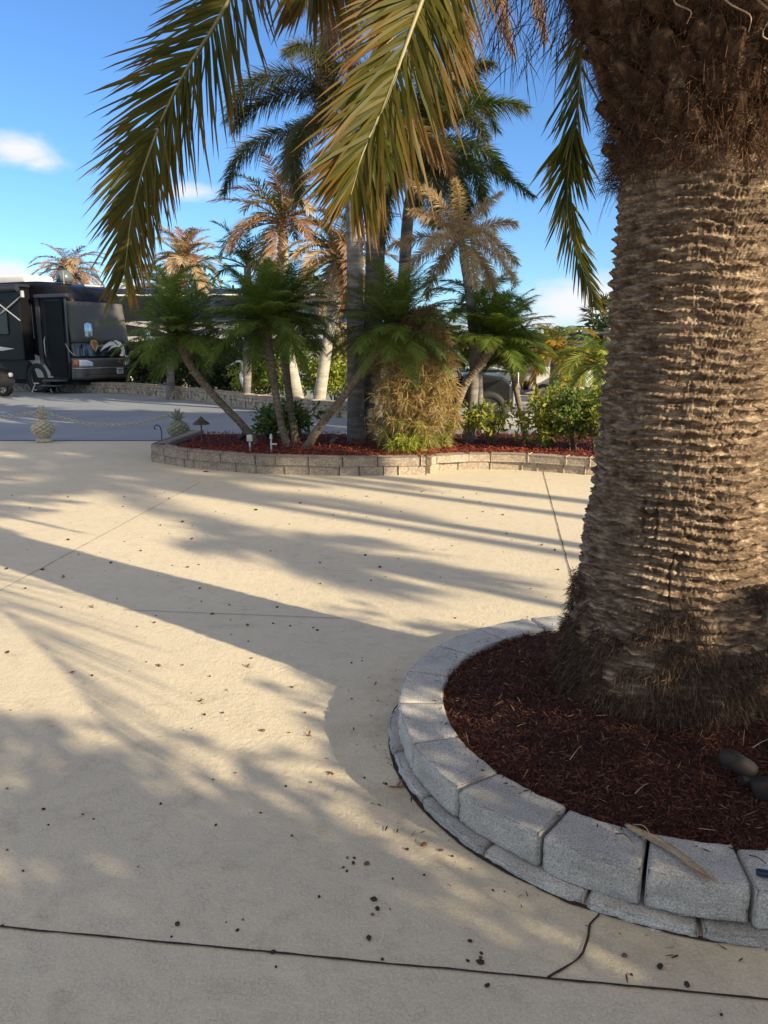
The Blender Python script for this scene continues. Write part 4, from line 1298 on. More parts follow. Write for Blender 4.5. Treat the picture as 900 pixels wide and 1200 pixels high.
# ---------------------------------------------------------------- pineapples and chain
def pineapple(label, loc, s=1.0, mossy=False):
    t = thing('stone_pineapple', label, 'stone finial', loc)
    m = simple('mossy_stone' if mossy else 'cast_stone', (.30, .30, .20) if mossy else (.52, .46, .35), .9, var=.3, scale=14, bump=.6, bscale=30)
    BM().lathe([(.10 * s, 0), (.13 * s, .01), (.13 * s, .045 * s), (.10 * s, .06 * s), (.085 * s, .075 * s)], seg=24).build('base', m, t, True)
    n, k = 120, 90
    a, f = np.meshgrid(np.linspace(0, 1, n, endpoint=False), np.linspace(0, 1, k), indexing='ij')
    prof = np.sin(np.pi * (f * .86 + .09)) ** .75
    g1 = np.abs(((a * 9 + f * 5) % 1) - .5) * 2; g2 = np.abs(((a * 9 - f * 5) % 1) - .5) * 2
    lat = np.minimum(1 - g1, 1 - g2)
    rr = s * (.155 * prof * (1 + .24 * np.clip(lat * 2.0, 0, 1) ** .7))
    V = np.stack([rr * np.cos(a * 2 * np.pi), rr * np.sin(a * 2 * np.pi), s * (.07 + .31 * f)], -1)
    idx = np.arange(n * k).reshape(n, k)
    F = np.stack([idx[:, :-1], np.roll(idx, -1, 0)[:, :-1], np.roll(idx, -1, 0)[:, 1:], idx[:, 1:]], -1).reshape(-1, 4)
    npmesh('fruit_body', V.reshape(-1, 3), F, m, t, smooth=True)
    b = BM()
    for ring_i, (nn, el, L) in enumerate([(11, 20, .14), (10, 48, .17), (7, 75, .19)]):
        for i in range(nn):
            az = 2 * math.pi * (i + ring_i * .5) / nn
            d = Vector((math.cos(az) * math.cos(R(el)), math.sin(az) * math.cos(R(el)), math.sin(R(el))))
            o = Vector((0, 0, .385 * s))
            b.cyl(o + d * .02 * s, o + d * L * s, .020 * s, .002, 6)
    b.build('leaf_crown', m, t)
    return t


p1 = G(52, 518); pineapple('stone pineapple post at left edge, holding the chain', p1)
b = BM(); b.cyl((0, 0, .48), (0, 0, .58), .014).cyl((-.05, 0, .585), (.05, 0, .585), .016)
par = bpy.data.objects['stone_pineapple']
b.build('chain_post', simple('post_white', (.5, .48, .40), .7, var=.2), par)
p2 = G(207, 520); p2[2] = 0
pineapple('mossy stone pineapple at the planter wall end', p2 + np.array([0, .15, 0]), .98, True)


def chain(label, a, c, sag, n):
    t = np.linspace(0, 1, n)
    pts = np.array(a)[None] * (1 - t[:, None]) + np.array(c)[None] * t[:, None]
    pts[:, 2] -= sag * 4 * t * (1 - t)
    b = BM()
    for i in range(n - 1):
        p = pts[i]; q = pts[i + 1]; d = q - p; L = np.linalg.norm(d); d /= L
        s = nrm(np.cross(d, [0, 0, 1.0])) if i % 2 else np.array([0, 0, 1.0]); m = (p + q) / 2
        loop = []
        for k in range(13):
            an = 2 * math.pi * k / 12
            loop.append(m + d * math.cos(an) * L * .72 + s * math.sin(an) * L * .42)
        b.tube(loop, .0075, 5)
    o = b.build('chain', simple('chain_plastic', (.46, .42, .30), .6, var=.2), None, True)
    tag(o, label, 'chain')


top1 = p1 + np.array([0, 0, .50])
pl = P(-60, 512, 12.6)
chain('tan chain from the left stone pineapple out of the picture', [pl[0] - .4, pl[1], .42], top1 - np.array([.03, 0, 0]), .07, 34)
chain('long sagging tan chain between the two stone pineapples', top1 + np.array([.03, 0, 0]), p2 + np.array([0, .15, .50]), .22, 46)


# ================================================================== FAR SIDE
# rough stone lot wall running behind the road
fw = [(-16, 28.5), G(150, 461)[:2], G(200, 466)[:2], G(250, 472)[:2], G(300, 479.5)[:2], G(370, 487)[:2], G(412, 490)[:2]]
w3 = thing('stone_wall', 'low rough tan stone wall below the dark hedge across the road', 'low wall', (0, 0, 0))
course('stone_course', fw, -.02, .17, .38, w3, M_STONE, .25, seed=21)
course('upper_course', fw, .172, .26, .32, w3, M_STONE, .24, seed=22, offs=.1)
course('coping', fw, .262, .34, .8, w3, M_TANBLOCK, .3, seed=23, offs=.1, out=.03)
hs = [(-8.9, 28.0), (-8.0, 27.2), (-7.0, 26.1), (-6.2, 25.2), (-5.5, 24.4), (-4.8, 23.6), (-4.1, 22.8), (-3.5, 22.0)]
for i, (x, y) in enumerate(hs):
    lab = ['leftmost dark hedge bush beside the motorhome front', 'second dark hedge bush from the motorhome', 'third dark hedge bush from the motorhome', 'fourth dark hedge bush from the motorhome',
           'fifth dark hedge bush from the motorhome', 'sixth dark hedge bush from the motorhome', 'dark hedge bush left of the white heron', 'dark hedge bush right behind the white heron'][i]
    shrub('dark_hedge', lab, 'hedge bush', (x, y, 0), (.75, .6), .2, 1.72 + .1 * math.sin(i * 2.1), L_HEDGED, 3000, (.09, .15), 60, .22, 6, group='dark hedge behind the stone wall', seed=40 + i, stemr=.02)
for i, (u, v, Y, rx, h, m, lab) in enumerate([(345, 470, 20.2, .8, 1.9, L_PYG, 'bright green bush between the pale bare trunks'), (392, 470, 20, .7, 1.35, L_LIME, 'yellow green bush left of the grey trunks'),
                                              (300, 470, 21.5, .6, 1.2, L_LIME, 'small lit bush beside the white heron'), (412, 470, 21, .8, 2.2, L_DRY, 'tan dry bush behind the yellow green one')]):
    p = P(u, v, Y)
    shrub('road_bush', lab, 'bush', (p[0], Y, 0), (rx, .5), .15, h, m, 1900, (.08, .14), 50, .2, 6, group='bushes beyond the road', seed=60 + i, stemr=.02)

# white heron sculpture
p = G(286, 462, .42) if False else P(287, 459, 21.0)
t = thing('heron_sculpture', 'white heron garden sculpture with curved neck on the stone wall', 'sculpture', (p[0], 20.75, .34))
wmm = simple('white_enamel', (.66, .68, .70), .4, var=.1)
b = BM(); b.tube(spline([(.12, 0, .06), (.08, 0, .2), (0, 0, .36), (-.06, 0, .48)], 14), list(np.interp(np.linspace(0, 1, 14), [0, .25, .6, 1], [.03, .12, .10, .035])), 12); b.build('body', wmm, t, True)
b = BM(); b.tube(spline([(-.05, 0, .46), (.02, 0, .62), (-.02, 0, .78), (-.12, 0, .80), (-.2, 0, .76)], 20), list(np.linspace(.035, .028, 20)), 8); b.build('neck', wmm, t, True)
BM().cyl((-.2, 0, .76), (-.42, 0, .66), .025, .004, 8).build('beak', wmm, t)
BM().cyl((.03, .03, 0), (.03, .03, .15), .01).build('leg', wmm, t)
BM().cyl((.07, -.03, 0), (.07, -.03, .15), .01).build('leg', wmm, t)


# ---------------------------------------------------------------- motorhome
def motorhome(label, front, heading, L, pal, full=True, W=2.55, H=3.62):
    t = thing('motorhome', label, 'motorhome', (front[0], front[1], 0), R(heading))
    gloss, lower, glass, trim = pal
    zs = [.42, .48, 1.0, 1.5, 1.65, 3.0, 3.25, 3.45, 3.57, 3.62]
    xo = [-.16, -.04, 0, -.03, -.06, -.26, -.38, -.62, -1.0, -1.5]
    rc = .42

    def fx(z): return np.interp(z, zs, xo)

    def sx(y, z):
        ay = np.abs(y) - (W / 2 - rc)
        return fx(z) - np.where(ay > 0, rc - np.sqrt(np.maximum(rc ** 2 - np.clip(ay, 0, rc) ** 2, 0)), 0)

    ys = np.concatenate([np.linspace(-W / 2, W / 2, 41)])
    zz = np.concatenate([np.linspace(.42, 3.2, 24), np.linspace(3.25, H, 8)])
    V = []; nrow = 0
    for z in zz:
        k = 1 - .02 * max(0, (z - 3.3))
        row = [(-L, W / 2 * k, z)] + [(float(sx(y, z)), -y * k, z) for y in ys] + [(-L, -W / 2 * k, z)]
        V.append(row)
    V = np.array(V); n, m = V.shape[:2]
    idx = np.arange(n * m).reshape(n, m)
    F = np.stack([idx[:-1], np.roll(idx[:-1], -1, 1), np.roll(idx[1:], -1, 1), idx[1:]], -1).reshape(-1, 4)
    b = bmesh.new(); vs = [b.verts.new(v) for v in V.reshape(-1, 3)]
    for f in F: b.faces.new([vs[i] for i in f])
    b.faces.new([vs[i] for i in idx[-1]]); b.faces.new([vs[i] for i in idx[0]][::-1])
    bmesh.ops.recalc_face_normals(b, faces=b.faces)
    me = bpy.data.meshes.new('body'); b.to_mesh(me); b.free()
    for p_ in me.polygons: p_.use_smooth = len(p_.vertices) == 4 and abs(p_.normal.x) > .05
    link('body', me, gloss, t)

    def patch(name, y0, y1, z0, z1, mat, off=.012, parent=t, ny=30, nz=10, zf=None):
        yy = np.linspace(y0, y1, ny); V = []
        for j in range(nz):
            for y in yy:
                za, zb = (z0, z1) if zf is None else zf(y)
                z = za + (zb - za) * j / (nz - 1)
                # push outwards along the rounded corner
                ay = abs(y) - (W / 2 - rc); ny_ = 0
                if ay > 0: ny_ = math.copysign(min(1, ay / rc), y)
                V.append((float(sx(y, z)) + off * math.sqrt(max(0, 1 - ny_ ** 2)) + .002, y + ny_ * off, z))
        idx = np.arange(ny * nz).reshape(nz, ny)
        F = np.stack([idx[:-1, :-1], idx[:-1, 1:], idx[1:, 1:], idx[1:, :-1]], -1).reshape(-1, 4)
        o = npmesh(name, np.array(V), F, mat, parent, smooth=True)
        s = o.modifiers.new('solid', 'SOLIDIFY'); s.thickness = .01; s.offset = 0
        return o

    patch('windshield', -W / 2 + .04, W / 2 - .04, 1.66, 2.96, glass)
    patch('front_mask', -W / 2 + .01, W / 2 - .01, 1.17, 1.63, simple('gloss_black', (.012, .012, .014), .12, coat=.5), .008)
    bump_ = patch('front_bumper', -W / 2 + .01, W / 2 - .01, .45, 1.14, lower, .02, nz=14)
    patch('bumper_trim', -W / 2 + .02, W / 2 - .02, .80, .83, trim, .032, nz=3, parent=t)
    patch('bumper_trim', -W / 2 + .25, W / 2 - .25, .60, .62, simple('grille_dark', (.02, .02, .02), .5), .034, nz=3, parent=t)
    for s in (-1, 1):
        hl = patch('headlight', s * 1.16, s * .72, .88, 1.08, simple('headlight_glass', (.75, .76, .78), .12, coat=.5), .03, ny=10, nz=5,
                   zf=lambda y: (.88 + .0 * abs(y), 1.09 - .10 * max(0, (.95 - abs(y)) / .25)))
        patch('turn_signal', s * 1.245, s * 1.17, .90, 1.08, simple('amber_lens', (.6, .16, .04), .2, coat=.5), .03, ny=5, nz=4, parent=t)
    # side = the door side, y = -W/2
    y = -W / 2
    def side(name, x0, x1, z0, z1, mat, off=.012, th=.02, bev=0, parent=t, lab=None):
        b = BM(); b.box(((x0 + x1) / 2, y - off - th / 2 + .01, (z0 + z1) / 2), (abs(x1 - x0), th + .02, z1 - z0), bevel=bev)
        o = b.build(name, mat, parent)
        if lab: o['label'] = lab
        return o

    def sidepoly(name, poly, mat, off=.014, parent=t, yb=None):
        yb = y if yb is None else yb
        b = BM(); M = Matrix.Translation((0, yb - off, 0)) @ Matrix.Rotation(R(90), 4, 'X')
        b.prism(poly, 0, .008, M); return b.build(name, mat, parent)

    return t, side, sidepoly, patch, (fx, sx, W, H, L)


blk = simple('coach_black', (.008, .008, .010), .3, spec=.2, var=.05)
gun = simple('coach_gunmetal', (.07, .068, .065), .35, metal=.4, coat=.2, var=.1, scale=2)
shade = simple('mesh_sunshade', (.085, .085, .08), .8, var=.06, scale=3)
slv = simple('silver_trim', (.50, .50, .50), .3, metal=.7)
grs = simple('coach_silver_grey', (.34, .34, .34), .35, coat=.5)
dgl = simple('dark_glass', (.006, .007, .010), .1, spec=.4)
wht = simple('coach_white', (.72, .70, .64), .35, coat=.4)
fr = G(146, 464)
HD = -26
cs, sn = math.cos(R(HD)), math.sin(R(HD))
fpt = np.array([-10.15, 25.6]) + np.array([cs * .25, sn * .25]) + 1.27 * np.array([-sn, cs])
rv, side, sidepoly, patch, info = motorhome('black motorhome with shaded windshield and folded awning at left', fpt, HD, 11.5, (blk, simple('coach_silver_lower', (.12, .118, .112), .35, metal=.4, coat=.3, var=.1), shade, slv))
fx, sx, W, H, L = info
y = -W / 2
# swoosh on the front mask
def front_poly(name, poly, mat, off=.022):
    pts = np.array(poly)
    b = bmesh.new()
    vs = [b.verts.new((float(sx(p[0], p[1])) + off, p[0], p[1])) for p in pts]
    f = b.faces.new(vs)
    bmesh.ops.triangulate(b, faces=[f])
    r = bmesh.ops.solidify(b, geom=b.faces[:], thickness=.006)
    bmesh.ops.recalc_face_normals(b, faces=b.faces)
    me = bpy.data.meshes.new(name); b.to_mesh(me); b.free()
    return link(name, me, mat, rv)


def swpix(pts):      # crop coordinates (80..180 px crop scaled 7.06) to the front plane
    out = []
    for a, c in pts:
        yy = (a - 265) / 450 * 2.30; z = 1.15 + (800 - c) / 7.06 / 35.3
        out.append((yy, z))
    return out


sw = swpix([(195, 748), (235, 700), (290, 668), (350, 655), (390, 672), (412, 705), (418, 740), (412, 770), (395, 792), (362, 786), (385, 760), (388, 735), (375, 715), (345, 708), (300, 722), (262, 748), (300, 708), (330, 695), (290, 700), (240, 722)])
front_poly('swoosh_decal', sw, wht)
sw2 = swpix([(408, 765), (430, 790), (460, 775), (488, 740), (470, 782), (432, 803), (410, 792)])
front_poly('swoosh_decal', sw2, wht)
# macaw coloured emblem
bird = swpix([(155, 650), (180, 660), (192, 685), (180, 715), (158, 752), (138, 725), (122, 695), (130, 662)])
front_poly('emblem', bird, simple('emblem_gold', (.55, .36, .07), .4, var=.1))
front_poly('emblem_stripe', swpix([(153, 655), (166, 680), (163, 715), (157, 745), (146, 715), (143, 680)]), simple('emblem_red', (.45, .07, .04), .4), .030)
front_poly('emblem_stripe', swpix([(170, 664), (182, 682), (176, 702), (168, 690)]), simple('emblem_green', (.05, .25, .12), .4), .031)
b = BM(); b.box((float(fx(.68)) + .045, .47, .70), (.012, .30, .20), bevel=.01); b.build('license_plate', simple('plate_white', (.65, .68, .70), .5, var=.05), rv)
b = BM(); b.box((float(fx(.68)) + .052, .47, .735), (.006, .22, .035)); b.box((float(fx(.68)) + .052, .47, .665), (.006, .16, .03)); b.build('plate_marking', simple('plate_blue', (.06, .12, .30), .5), rv)
b = BM(); b.tube([(float(fx(1.0)) + .04, .47 + .055 * math.cos(a), 1.0 + .03 * math.sin(a)) for a in np.linspace(0, 6.283, 16)], .008, 5); b.build('badge', slv, rv, True)
# mirrors
sky_m = simple('mirror_cover', (.35, .48, .58), .15, metal=.7, coat=.6)
for s, zt in ((-1, 1.82), (1, 1.62)):
    b = BM()
    yo = s * (W / 2 - .02)
    if s < 0:
        C = [(float(sx(-.3, 1.62)) + .02, -.30, 1.60), (.12, -.55, 1.72), (.25, -.9, 1.78), (.28, -1.05, 1.80)]
    else:
        C = [(float(sx(1.1, 1.5)) + .02, 1.05, 1.40), (.15, 1.30, 1.46), (.22, 1.60, 1.55), (.22, 1.68, 1.66)]
    b.tube(spline(C, 16), .03, 8); b.build('mirror_arm', gun, rv, True)
    hx, hy, hz = C[-1]
    b = BM(); b.box((hx, hy, hz + .23), (.20, .24, .50), bevel=.08, seg=4); b.build('mirror', sky_m, rv, True)
BM().tube(spline([(float(sx(-.1, 1.66)) + .03, -.1, 1.68), (.0, .0, 1.70), (.02, .3, 1.69), (float(sx(.5, 1.66)) + .03, .55, 1.52)], 12), .015, 6).build('wiper', simple('black_rubber', (.02, .02, .02), .7), rv, True)
# side features (door, windows, slide-out, wheel)
side('entry_door', -.55, -1.35, .55, 2.95, simple('door_black', (.003, .003, .004), .4, spec=.15), .004, .02, .01)
BM().tube([(-1.42, y - .06, 1.15), (-1.42, y - .09, 1.3), (-1.42, y - .09, 1.7), (-1.42, y - .03, 1.85)], .018, 6).build('grab_handle', slv, rv, True)
for x0, x1, z0, z1 in [(-1.6, -1.78, .9, 3.1), (-.38, -.44, 1.0, 3.1)]:
    side('side_trim', x0, x1, z0, z1, simple('coach_dark_trim', (.05, .05, .06), .3), .006, .02)
side('side_window', -1.95, -2.4, 1.75, 2.9, dgl, .006, .02, .02)
b = BM(); b.box((-4.6, y - .22, 2.25), (5.2, .45, 2.35), bevel=.03); so = b.build('slide_out', blk, rv)
side('side_window', -2.6, -3.6, 1.9, 2.8, dgl, .47, .02, .03, parent=so)
# awning: roller box, arms
am = simple('awning_arm', (.55, .55, .55), .4, metal=.5)
b = BM(); b.cyl((-1.9, y - .55, 3.36), (-9, y - .55, 3.36), .09, .09, 14).box((-5.5, y - .3, 3.46), (7.2, .55, .10), bevel=.03); b.build('awning_case', simple('awning_black', (.02, .02, .03), .4), rv)
b = BM(); b.box((-.95, y - .07, 3.12), (1.5, .16, .13), bevel=.03); b.build('door_awning_case', simple('awning_black2', (.03, .03, .05), .35), rv)
for a, c in [((-1.75, y - .50, 3.15), (-2.9, y - .52, 2.55)), ((-2.9, y - .52, 2.55), (-3.9, y - .50, 3.1)), ((-1.85, y - .60, 2.35), (-3.3, y - .60, 3.2)), ((-2.9, y - .56, 2.55), (-3.2, y - .56, 2.75))]:
    BM().cyl(a, c, .022, .022, 8).build('awning_arm', am, rv)
BM().box((-1.75, y - .5, 3.18), (.10, .10, .22), bevel=.02).build('awning_bracket', am, rv)
# lower side swoosh and panels
sidepoly('side_graphic', [(-1.2, .5), (-1.45, .80), (-1.8, 1.2), (-2.3, 1.36), (-3.2, 1.42), (-3.2, 1.30), (-2.5, 1.2), (-2.15, .95), (-2.0, .6), (-1.95, .5)], grs)
sidepoly('side_graphic', [(-2.4, 1.45), (-4.2, 1.62), (-5.5, 1.66), (-5.5, 1.50), (-4.2, 1.42), (-3.0, 1.38)], wht, .46)
# windows trim line down to headlight
BM().tube(spline([(float(sx(-W / 2 + .05, 1.4)) - .3, y - .01, 1.62), (-.35, y - .012, 1.35), (-.15, -W / 2 + .12, 1.18)], 12), .014, 5).build('side_trim', slv, rv, True)
def wheel(parent, c, r=.50, w=.3, axis='y', n=8, tag_='wheel', rimm=None):
    t = bpy.data.objects.new(tag_, None); COL.objects.link(t); t.parent = parent; t.location = c
    b = BM(); pr = [(r * .62, -w / 2), (r * .9, -w / 2), (r, -w * .38), (r, w * .38), (r * .9, w / 2), (r * .62, w / 2)]
    b.lathe(pr + [pr[0]], seg=36, cap=False); o = b.build('tyre', simple('black_rubber', (.02, .02, .02), .7), t, True); o.rotation_euler = (R(90), 0, 0)
    b = BM(); b.lathe([(.02, w * .36), (r * .2, w * .38), (r * .22, w * .30), (r * .5, w * .22), (r * .62, w * .42), (r * .64, w * .40), (r * .63, 0)], seg=36)
    for k in range(n):
        a = 2 * math.pi * k / n
        b.box((r * .42 * math.cos(a), r * .42 * math.sin(a), w * .3), (r * .44, r * .12, w * .14), (0, 0, a), .01)
    o = b.build('rim', rimm or slv, t); o.rotation_euler = (R(90), 0, 0)
    return t
b = BM(); b.cyl((-1.95, y - .012, .56), (-1.95, y + .3, .56), .60, .60, 36); b.build('wheel_arch', simple('arch_black', (.005, .005, .005), .8), rv)
wheel(rv, (-1.95, y + .11, .50)); wheel(rv, (-8.2, y + .11, .50))
wheel(rv, (-1.95, -y - .2, .50)); wheel(rv, (-8.2, -y - .2, .50))
# chassis below, entry steps
BM().box((-5.2, 0, .38), (9.8, 2.2, .22)).build('chassis', simple('chassis_black', (.01, .01, .01), .8), rv)
BM().box((-.95, y - .2, .42), (.72, .45, .05), bevel=.01).box((-.95, y - .4, .26), (.72, .3, .04), bevel=.01).build('entry_step', simple('step_grey', (.10, .10, .10), .6), rv)
# roof things
b = BM(); b.lathe([(.02, .42), (.14, .40), (.24, .30), (.27, .15), (.25, .02)], (-1.1, -.6, H - .03), 24); b.build('satellite_dome', simple('dome_dark', (.10, .12, .12), .25, coat=.4), rv, True)
b = BM(); b.box((-3.9, -.3, H + .13), (2.6, 1.2, .30), bevel=.09, seg=4); b.build('roof_air_conditioner', simple('roof_white', (.72, .72, .72), .6, var=.05), rv, True)
BM().cyl((-.8, -.9, H - .1), (-.8, -.9, H + .3), .012).cyl((-.55, -.3, H - .12), (-.35, .25, H - .12), .05, .04).build('antenna', slv, rv)

# step stool in front of the door
g = G(53, 459.5)
t = thing('step_stool', 'white metal step stool on the ground below the motorhome door', 'step stool', (g[0], g[1], 0), R(-12))
wst = simple('white_steel', (.70, .70, .68), .4)
BM().box((0, 0, .30), (.62, .32, .04), bevel=.01).build('step', wst, t)
for x, yk in ((-.26, -.13), (.26, -.13), (-.26, .13), (.26, .13)):
    BM().cyl((x, yk, .29), (x * 1.45, yk * 1.3, 0), .022, .022, 8).build('leg', wst, t)
BM().cyl((-.3, -.15, .08), (.3, -.15, .08), .014).cyl((0, -.13, .29), (-.06, -.17, .08), .014).build('brace', wst, t)
# small stair rail beside the coach
g = G(10, 458)
# dark cart at the left edge
def golf_cart(label, loc, hd, body, roof, L=2.5, seatm=None, n=6, group=None, roofz=1.85):
    t = thing('golf_cart', label, 'golf cart', loc, R(hd), group=group)
    b = BM()
    b.prism([(-1.15, .35), (-1.18, .8), (-.95, .92), (-.3, .90), (-.25, .45), (.35, .38), (.55, .45), (.60, .95), (.80, .98), (1.15, .72), (1.22, .45), (1.1, .3)], -.55, .55, Matrix.Rotation(R(90), 4, 'X'))
    o = b.build('body', body, t)
    m = o.modifiers.new('bevel', 'BEVEL'); m.width = .04; m.segments = 3
    sm = seatm or simple('seat_tan', (.45, .40, .32), .7)
    BM().box((-.62, 0, .97), (.50, 1.0, .12), bevel=.04, seg=3).box((-.90, 0, 1.22), (.12, 1.0, .42), (0, -.15, 0), .04, 3).build('seat', sm, t, True)
    for sx_, x0, x1 in ((0, -1.0, -.95), (1, .75, .45)):
        for yk in (-.5, .5):
            BM().cyl((x0, yk, .9), (x1, yk, roofz), .02, .02, 8).build('roof_post', simple('post_grey', (.3, .3, .3), .4, metal=.5), t)
    b = BM(); b.box((-.22, 0, roofz + .03), (1.75, 1.2, .09), bevel=.04, seg=3); b.build('roof', roof, t, True)
    b = BM(); b.box((.61, 0, 1.38), (.012, .96, .75), (0, -.31, 0)); b.build('windshield', simple('pale_glass', (.30, .36, .40), .05, spec=.8), t)
    for x in (-.78, .82):
        for yk in (-.5, .5): wheel(t, (x, yk, .25), .25, .2, n=n)
    for yk in (-.38, .38):
        BM().cyl((1.12, yk, .66), (1.19, yk, .64), .08, .09, 14).build('headlight', simple('headlight_glass', (.75, .76, .78), .12, coat=.5), t)
    BM().cyl((.55, .25, 1.0), (.38, .25, 1.18), .015).lathe([(.15, 0), (.165, .01), (.15, .02)], (.37, .25, 1.18), 18).build('steering_wheel', simple('black_rubber', (.02, .02, .02), .7), t)
    return t


g = G(-2, 465)
golf_cart('dark golf cart nose cut by the left edge of the picture', (g[0] - .85, g[1], 0), -10, simple('cart_black', (.02, .02, .022), .2, coat=.6), simple('cart_roof_dark', (.03, .03, .035), .4))

# second motorhome behind the dark hedge
wht2 = simple('coach_pearl', (.42, .43, .46), .3, coat=.5, var=.05)
rv2, side2, sidepoly2, patch2, info2 = motorhome('striped blue grey motorhome behind the dark hedge', (-1.2, 30.6), -3, 11.0, (simple('coach_navy', (.02, .022, .035), .2, coat=.7), gun, dgl, slv))
sidepoly2('stripe', [(-8.6, 2.35), (-8.2, 2.45), (-.9, 2.30), (-.9, 2.10), (-6.5, 2.12), (-7.6, 2.2)], wht2)
sidepoly2('stripe', [(-7.9, 2.30), (-7.6, 2.32), (-4.4, 1.15), (-3.0, .95), (-3.0, 1.02), (-4.2, 1.25)], wht, .026)
sidepoly2('stripe', [(-9.5, 1.9), (-6.8, 1.88), (-6.2, 1.7), (-9.5, 1.7)], wht2)
sidepoly2('stripe', [(-5.8, 1.98), (-.9, 1.94), (-.9, 1.80), (-5.4, 1.82)], wht2, .016)
sidepoly2('stripe', [(-9.5, 1.4), (-.9, 1.35), (-.9, .95), (-9.5, 1.0)], wht2, .016)
side2('side_window', -1.8, -2.9, 2.5, 3.2, dgl, .02); side2('side_window', -3.6, -5.0, 2.5, 3.2, dgl, .02); side2('side_window', -6, -7.2, 2.6, 3.2, dgl, .02)
sidepoly2('stripe', [(-10, 3.42), (-.8, 3.42), (-.8, 3.36), (-10, 3.36)], wht, .02)
y2 = -W / 2
wheel(rv2, (-1.95, y2 + .11, .50)); wheel(rv2, (-8.2, y2 + .11, .50))
BM().box((-5.2, 0, .38), (9.8, 2.2, .22)).build('chassis', simple('chassis_black', (.01, .01, .01), .8), rv2)
b = BM(); b.box((-7.9, -.3, H + .13), (2.2, 1.2, .28), bevel=.09, seg=4); b.build('roof_air_conditioner', simple('roof_white', (.72, .72, .72), .6, var=.05), rv2, True)

# ---------------------------------------------------------------- vehicles at the right
# black off-road cart (open sides, big wheels)
g = G(548, 503)
t = thing('off_road_cart', 'black open off road cart with big wheels behind the bleached palm trunk', 'off road cart', (g[0] - .25, g[1] + .6, 0), R(-6))
cb = simple('cart_black', (.02, .02, .022), .2, coat=.6)
b = BM(); b.prism([(-1.4, .45), (-1.45, .95), (-.6, 1.0), (-.5, .55), (.1, .5), (.2, 1.0), (.35, 1.06), (.95, .98), (1.12, .85), (1.12, .42), (.9, .38)], -.6, .6, Matrix.Rotation(R(90), 4, 'X'))
o = b.build('body', cb, t); m = o.modifiers.new('bevel', 'BEVEL'); m.width = .05; m.segments = 3
BM().box((1.15, 0, .62), (.06, 1.1, .42), bevel=.02).build('grille', simple('grille_silver', (.45, .45, .46), .3, metal=.6), t)
for yk in (-.42, .42): BM().cyl((1.15, yk, .80), (1.22, yk, .80), .09, .10, 16).build('headlight', simple('headlight_glass', (.75, .76, .78), .12, coat=.5), t)
BM().box((.20, 0, 1.28), (.03, 1.1, .55), (0, -.7, 0)).build('windshield', simple('windscreen_blue', (.45, .52, .58), .1, coat=.5), t)
BM().box((-.35, 0, 1.02), (.5, 1.05, .14), bevel=.04, seg=3).box((-.65, 0, 1.3), (.12, 1.05, .5), (0, -.15, 0), .04, 3).build('seat', simple('seat_black', (.03, .03, .03), .6), t, True)
for x0, x1 in ((.15, -.1), (-1.1, -1.0)):
    for yk in (-.56, .56): BM().cyl((x0, yk, .95), (x1, yk, 1.85), .025).build('roof_post', cb, t)
b = BM(); b.box((-.5, 0, 1.88), (1.3, 1.25, .08), bevel=.03); b.build('roof', cb, t)
BM().cyl((.25, -.6, 1.25), (1.25, -.6, 1.05), .012).cyl((1.22, -.62, 1.05), (1.22, -.62, .45), .012).build('front_rack', simple('rack_white', (.6, .6, .6), .4), t)
for x in (-.95, .68):
    for yk in (-.55, .55): wheel(t, (x, yk, .36), .36, .26, n=7, rimm=simple('rim_dark', (.30, .30, .30), .35, metal=.6))

# white front pickup across the pad
g = G(620, 467)
t = thing('pickup_truck', 'dark pickup with pale bumper parked beyond the slim pygmy palm', 'pickup truck', (g[0] + .1, g[1] + 1.0, 0), R(-112))
pk = simple('truck_grey', (.10, .11, .12), .25, coat=.6)
b = BM(); b.prism([(-4.6, .5), (-4.6, 1.15), (-3.0, 1.15), (-2.95, 1.85), (-1.9, 1.88), (-1.15, 1.25), (0, 1.10), (.12, .9), (.12, .5)], -.92, .92, Matrix.Rotation(R(90), 4, 'X'))
o = b.build('body', pk, t); m = o.modifiers.new('bevel', 'BEVEL'); m.width = .07; m.segments = 3
BM().box((-1.52, 0, 1.56), (.02, 1.55, .72), (0, -.87, 0)).build('windshield', dgl, t)
BM().box((.16, 0, .60), (.16, 1.9, .26), bevel=.05, seg=3).build('front_bumper', simple('bumper_pale', (.62, .60, .55), .35), t)
BM().box((.13, 0, .92), (.05, 1.0, .24), bevel=.02).build('grille', simple('grille_silver', (.45, .45, .46), .3, metal=.6), t)
for s in (-1, 1):
    BM().box((.13, s * .72, .95), (.06, .32, .20), bevel=.03).build('headlight', simple('headlight_glass', (.75, .76, .78), .12, coat=.5), t)
    BM().box((-1.3, s * 1.02, 1.3), (.1, .2, .16), bevel=.03).build('mirror', pk, t)
    for x in (-.85, -3.7): wheel(t, (x, s * .82, .38), .38, .25)
g = G(678, 472)
golf_cart('golf cart with dark canopy and white body right of the yellow palm', (g[0], g[1] + .7, 0), 168, simple('cart_white', (.66, .66, .64), .3, coat=.5), simple('cart_canopy_navy', (.035, .035, .05), .6), seatm=simple('seat_white', (.6, .6, .58), .6))
g = G(707, 478)
golf_cart('dark green golf cart half hidden by the hedge and big trunk', (g[0] + .3, g[1] + 2.4, 0), 190, simple('cart_green', (.02, .10, .06), .3, coat=.5), simple('cart_roof_green', (.02, .07, .05), .5))
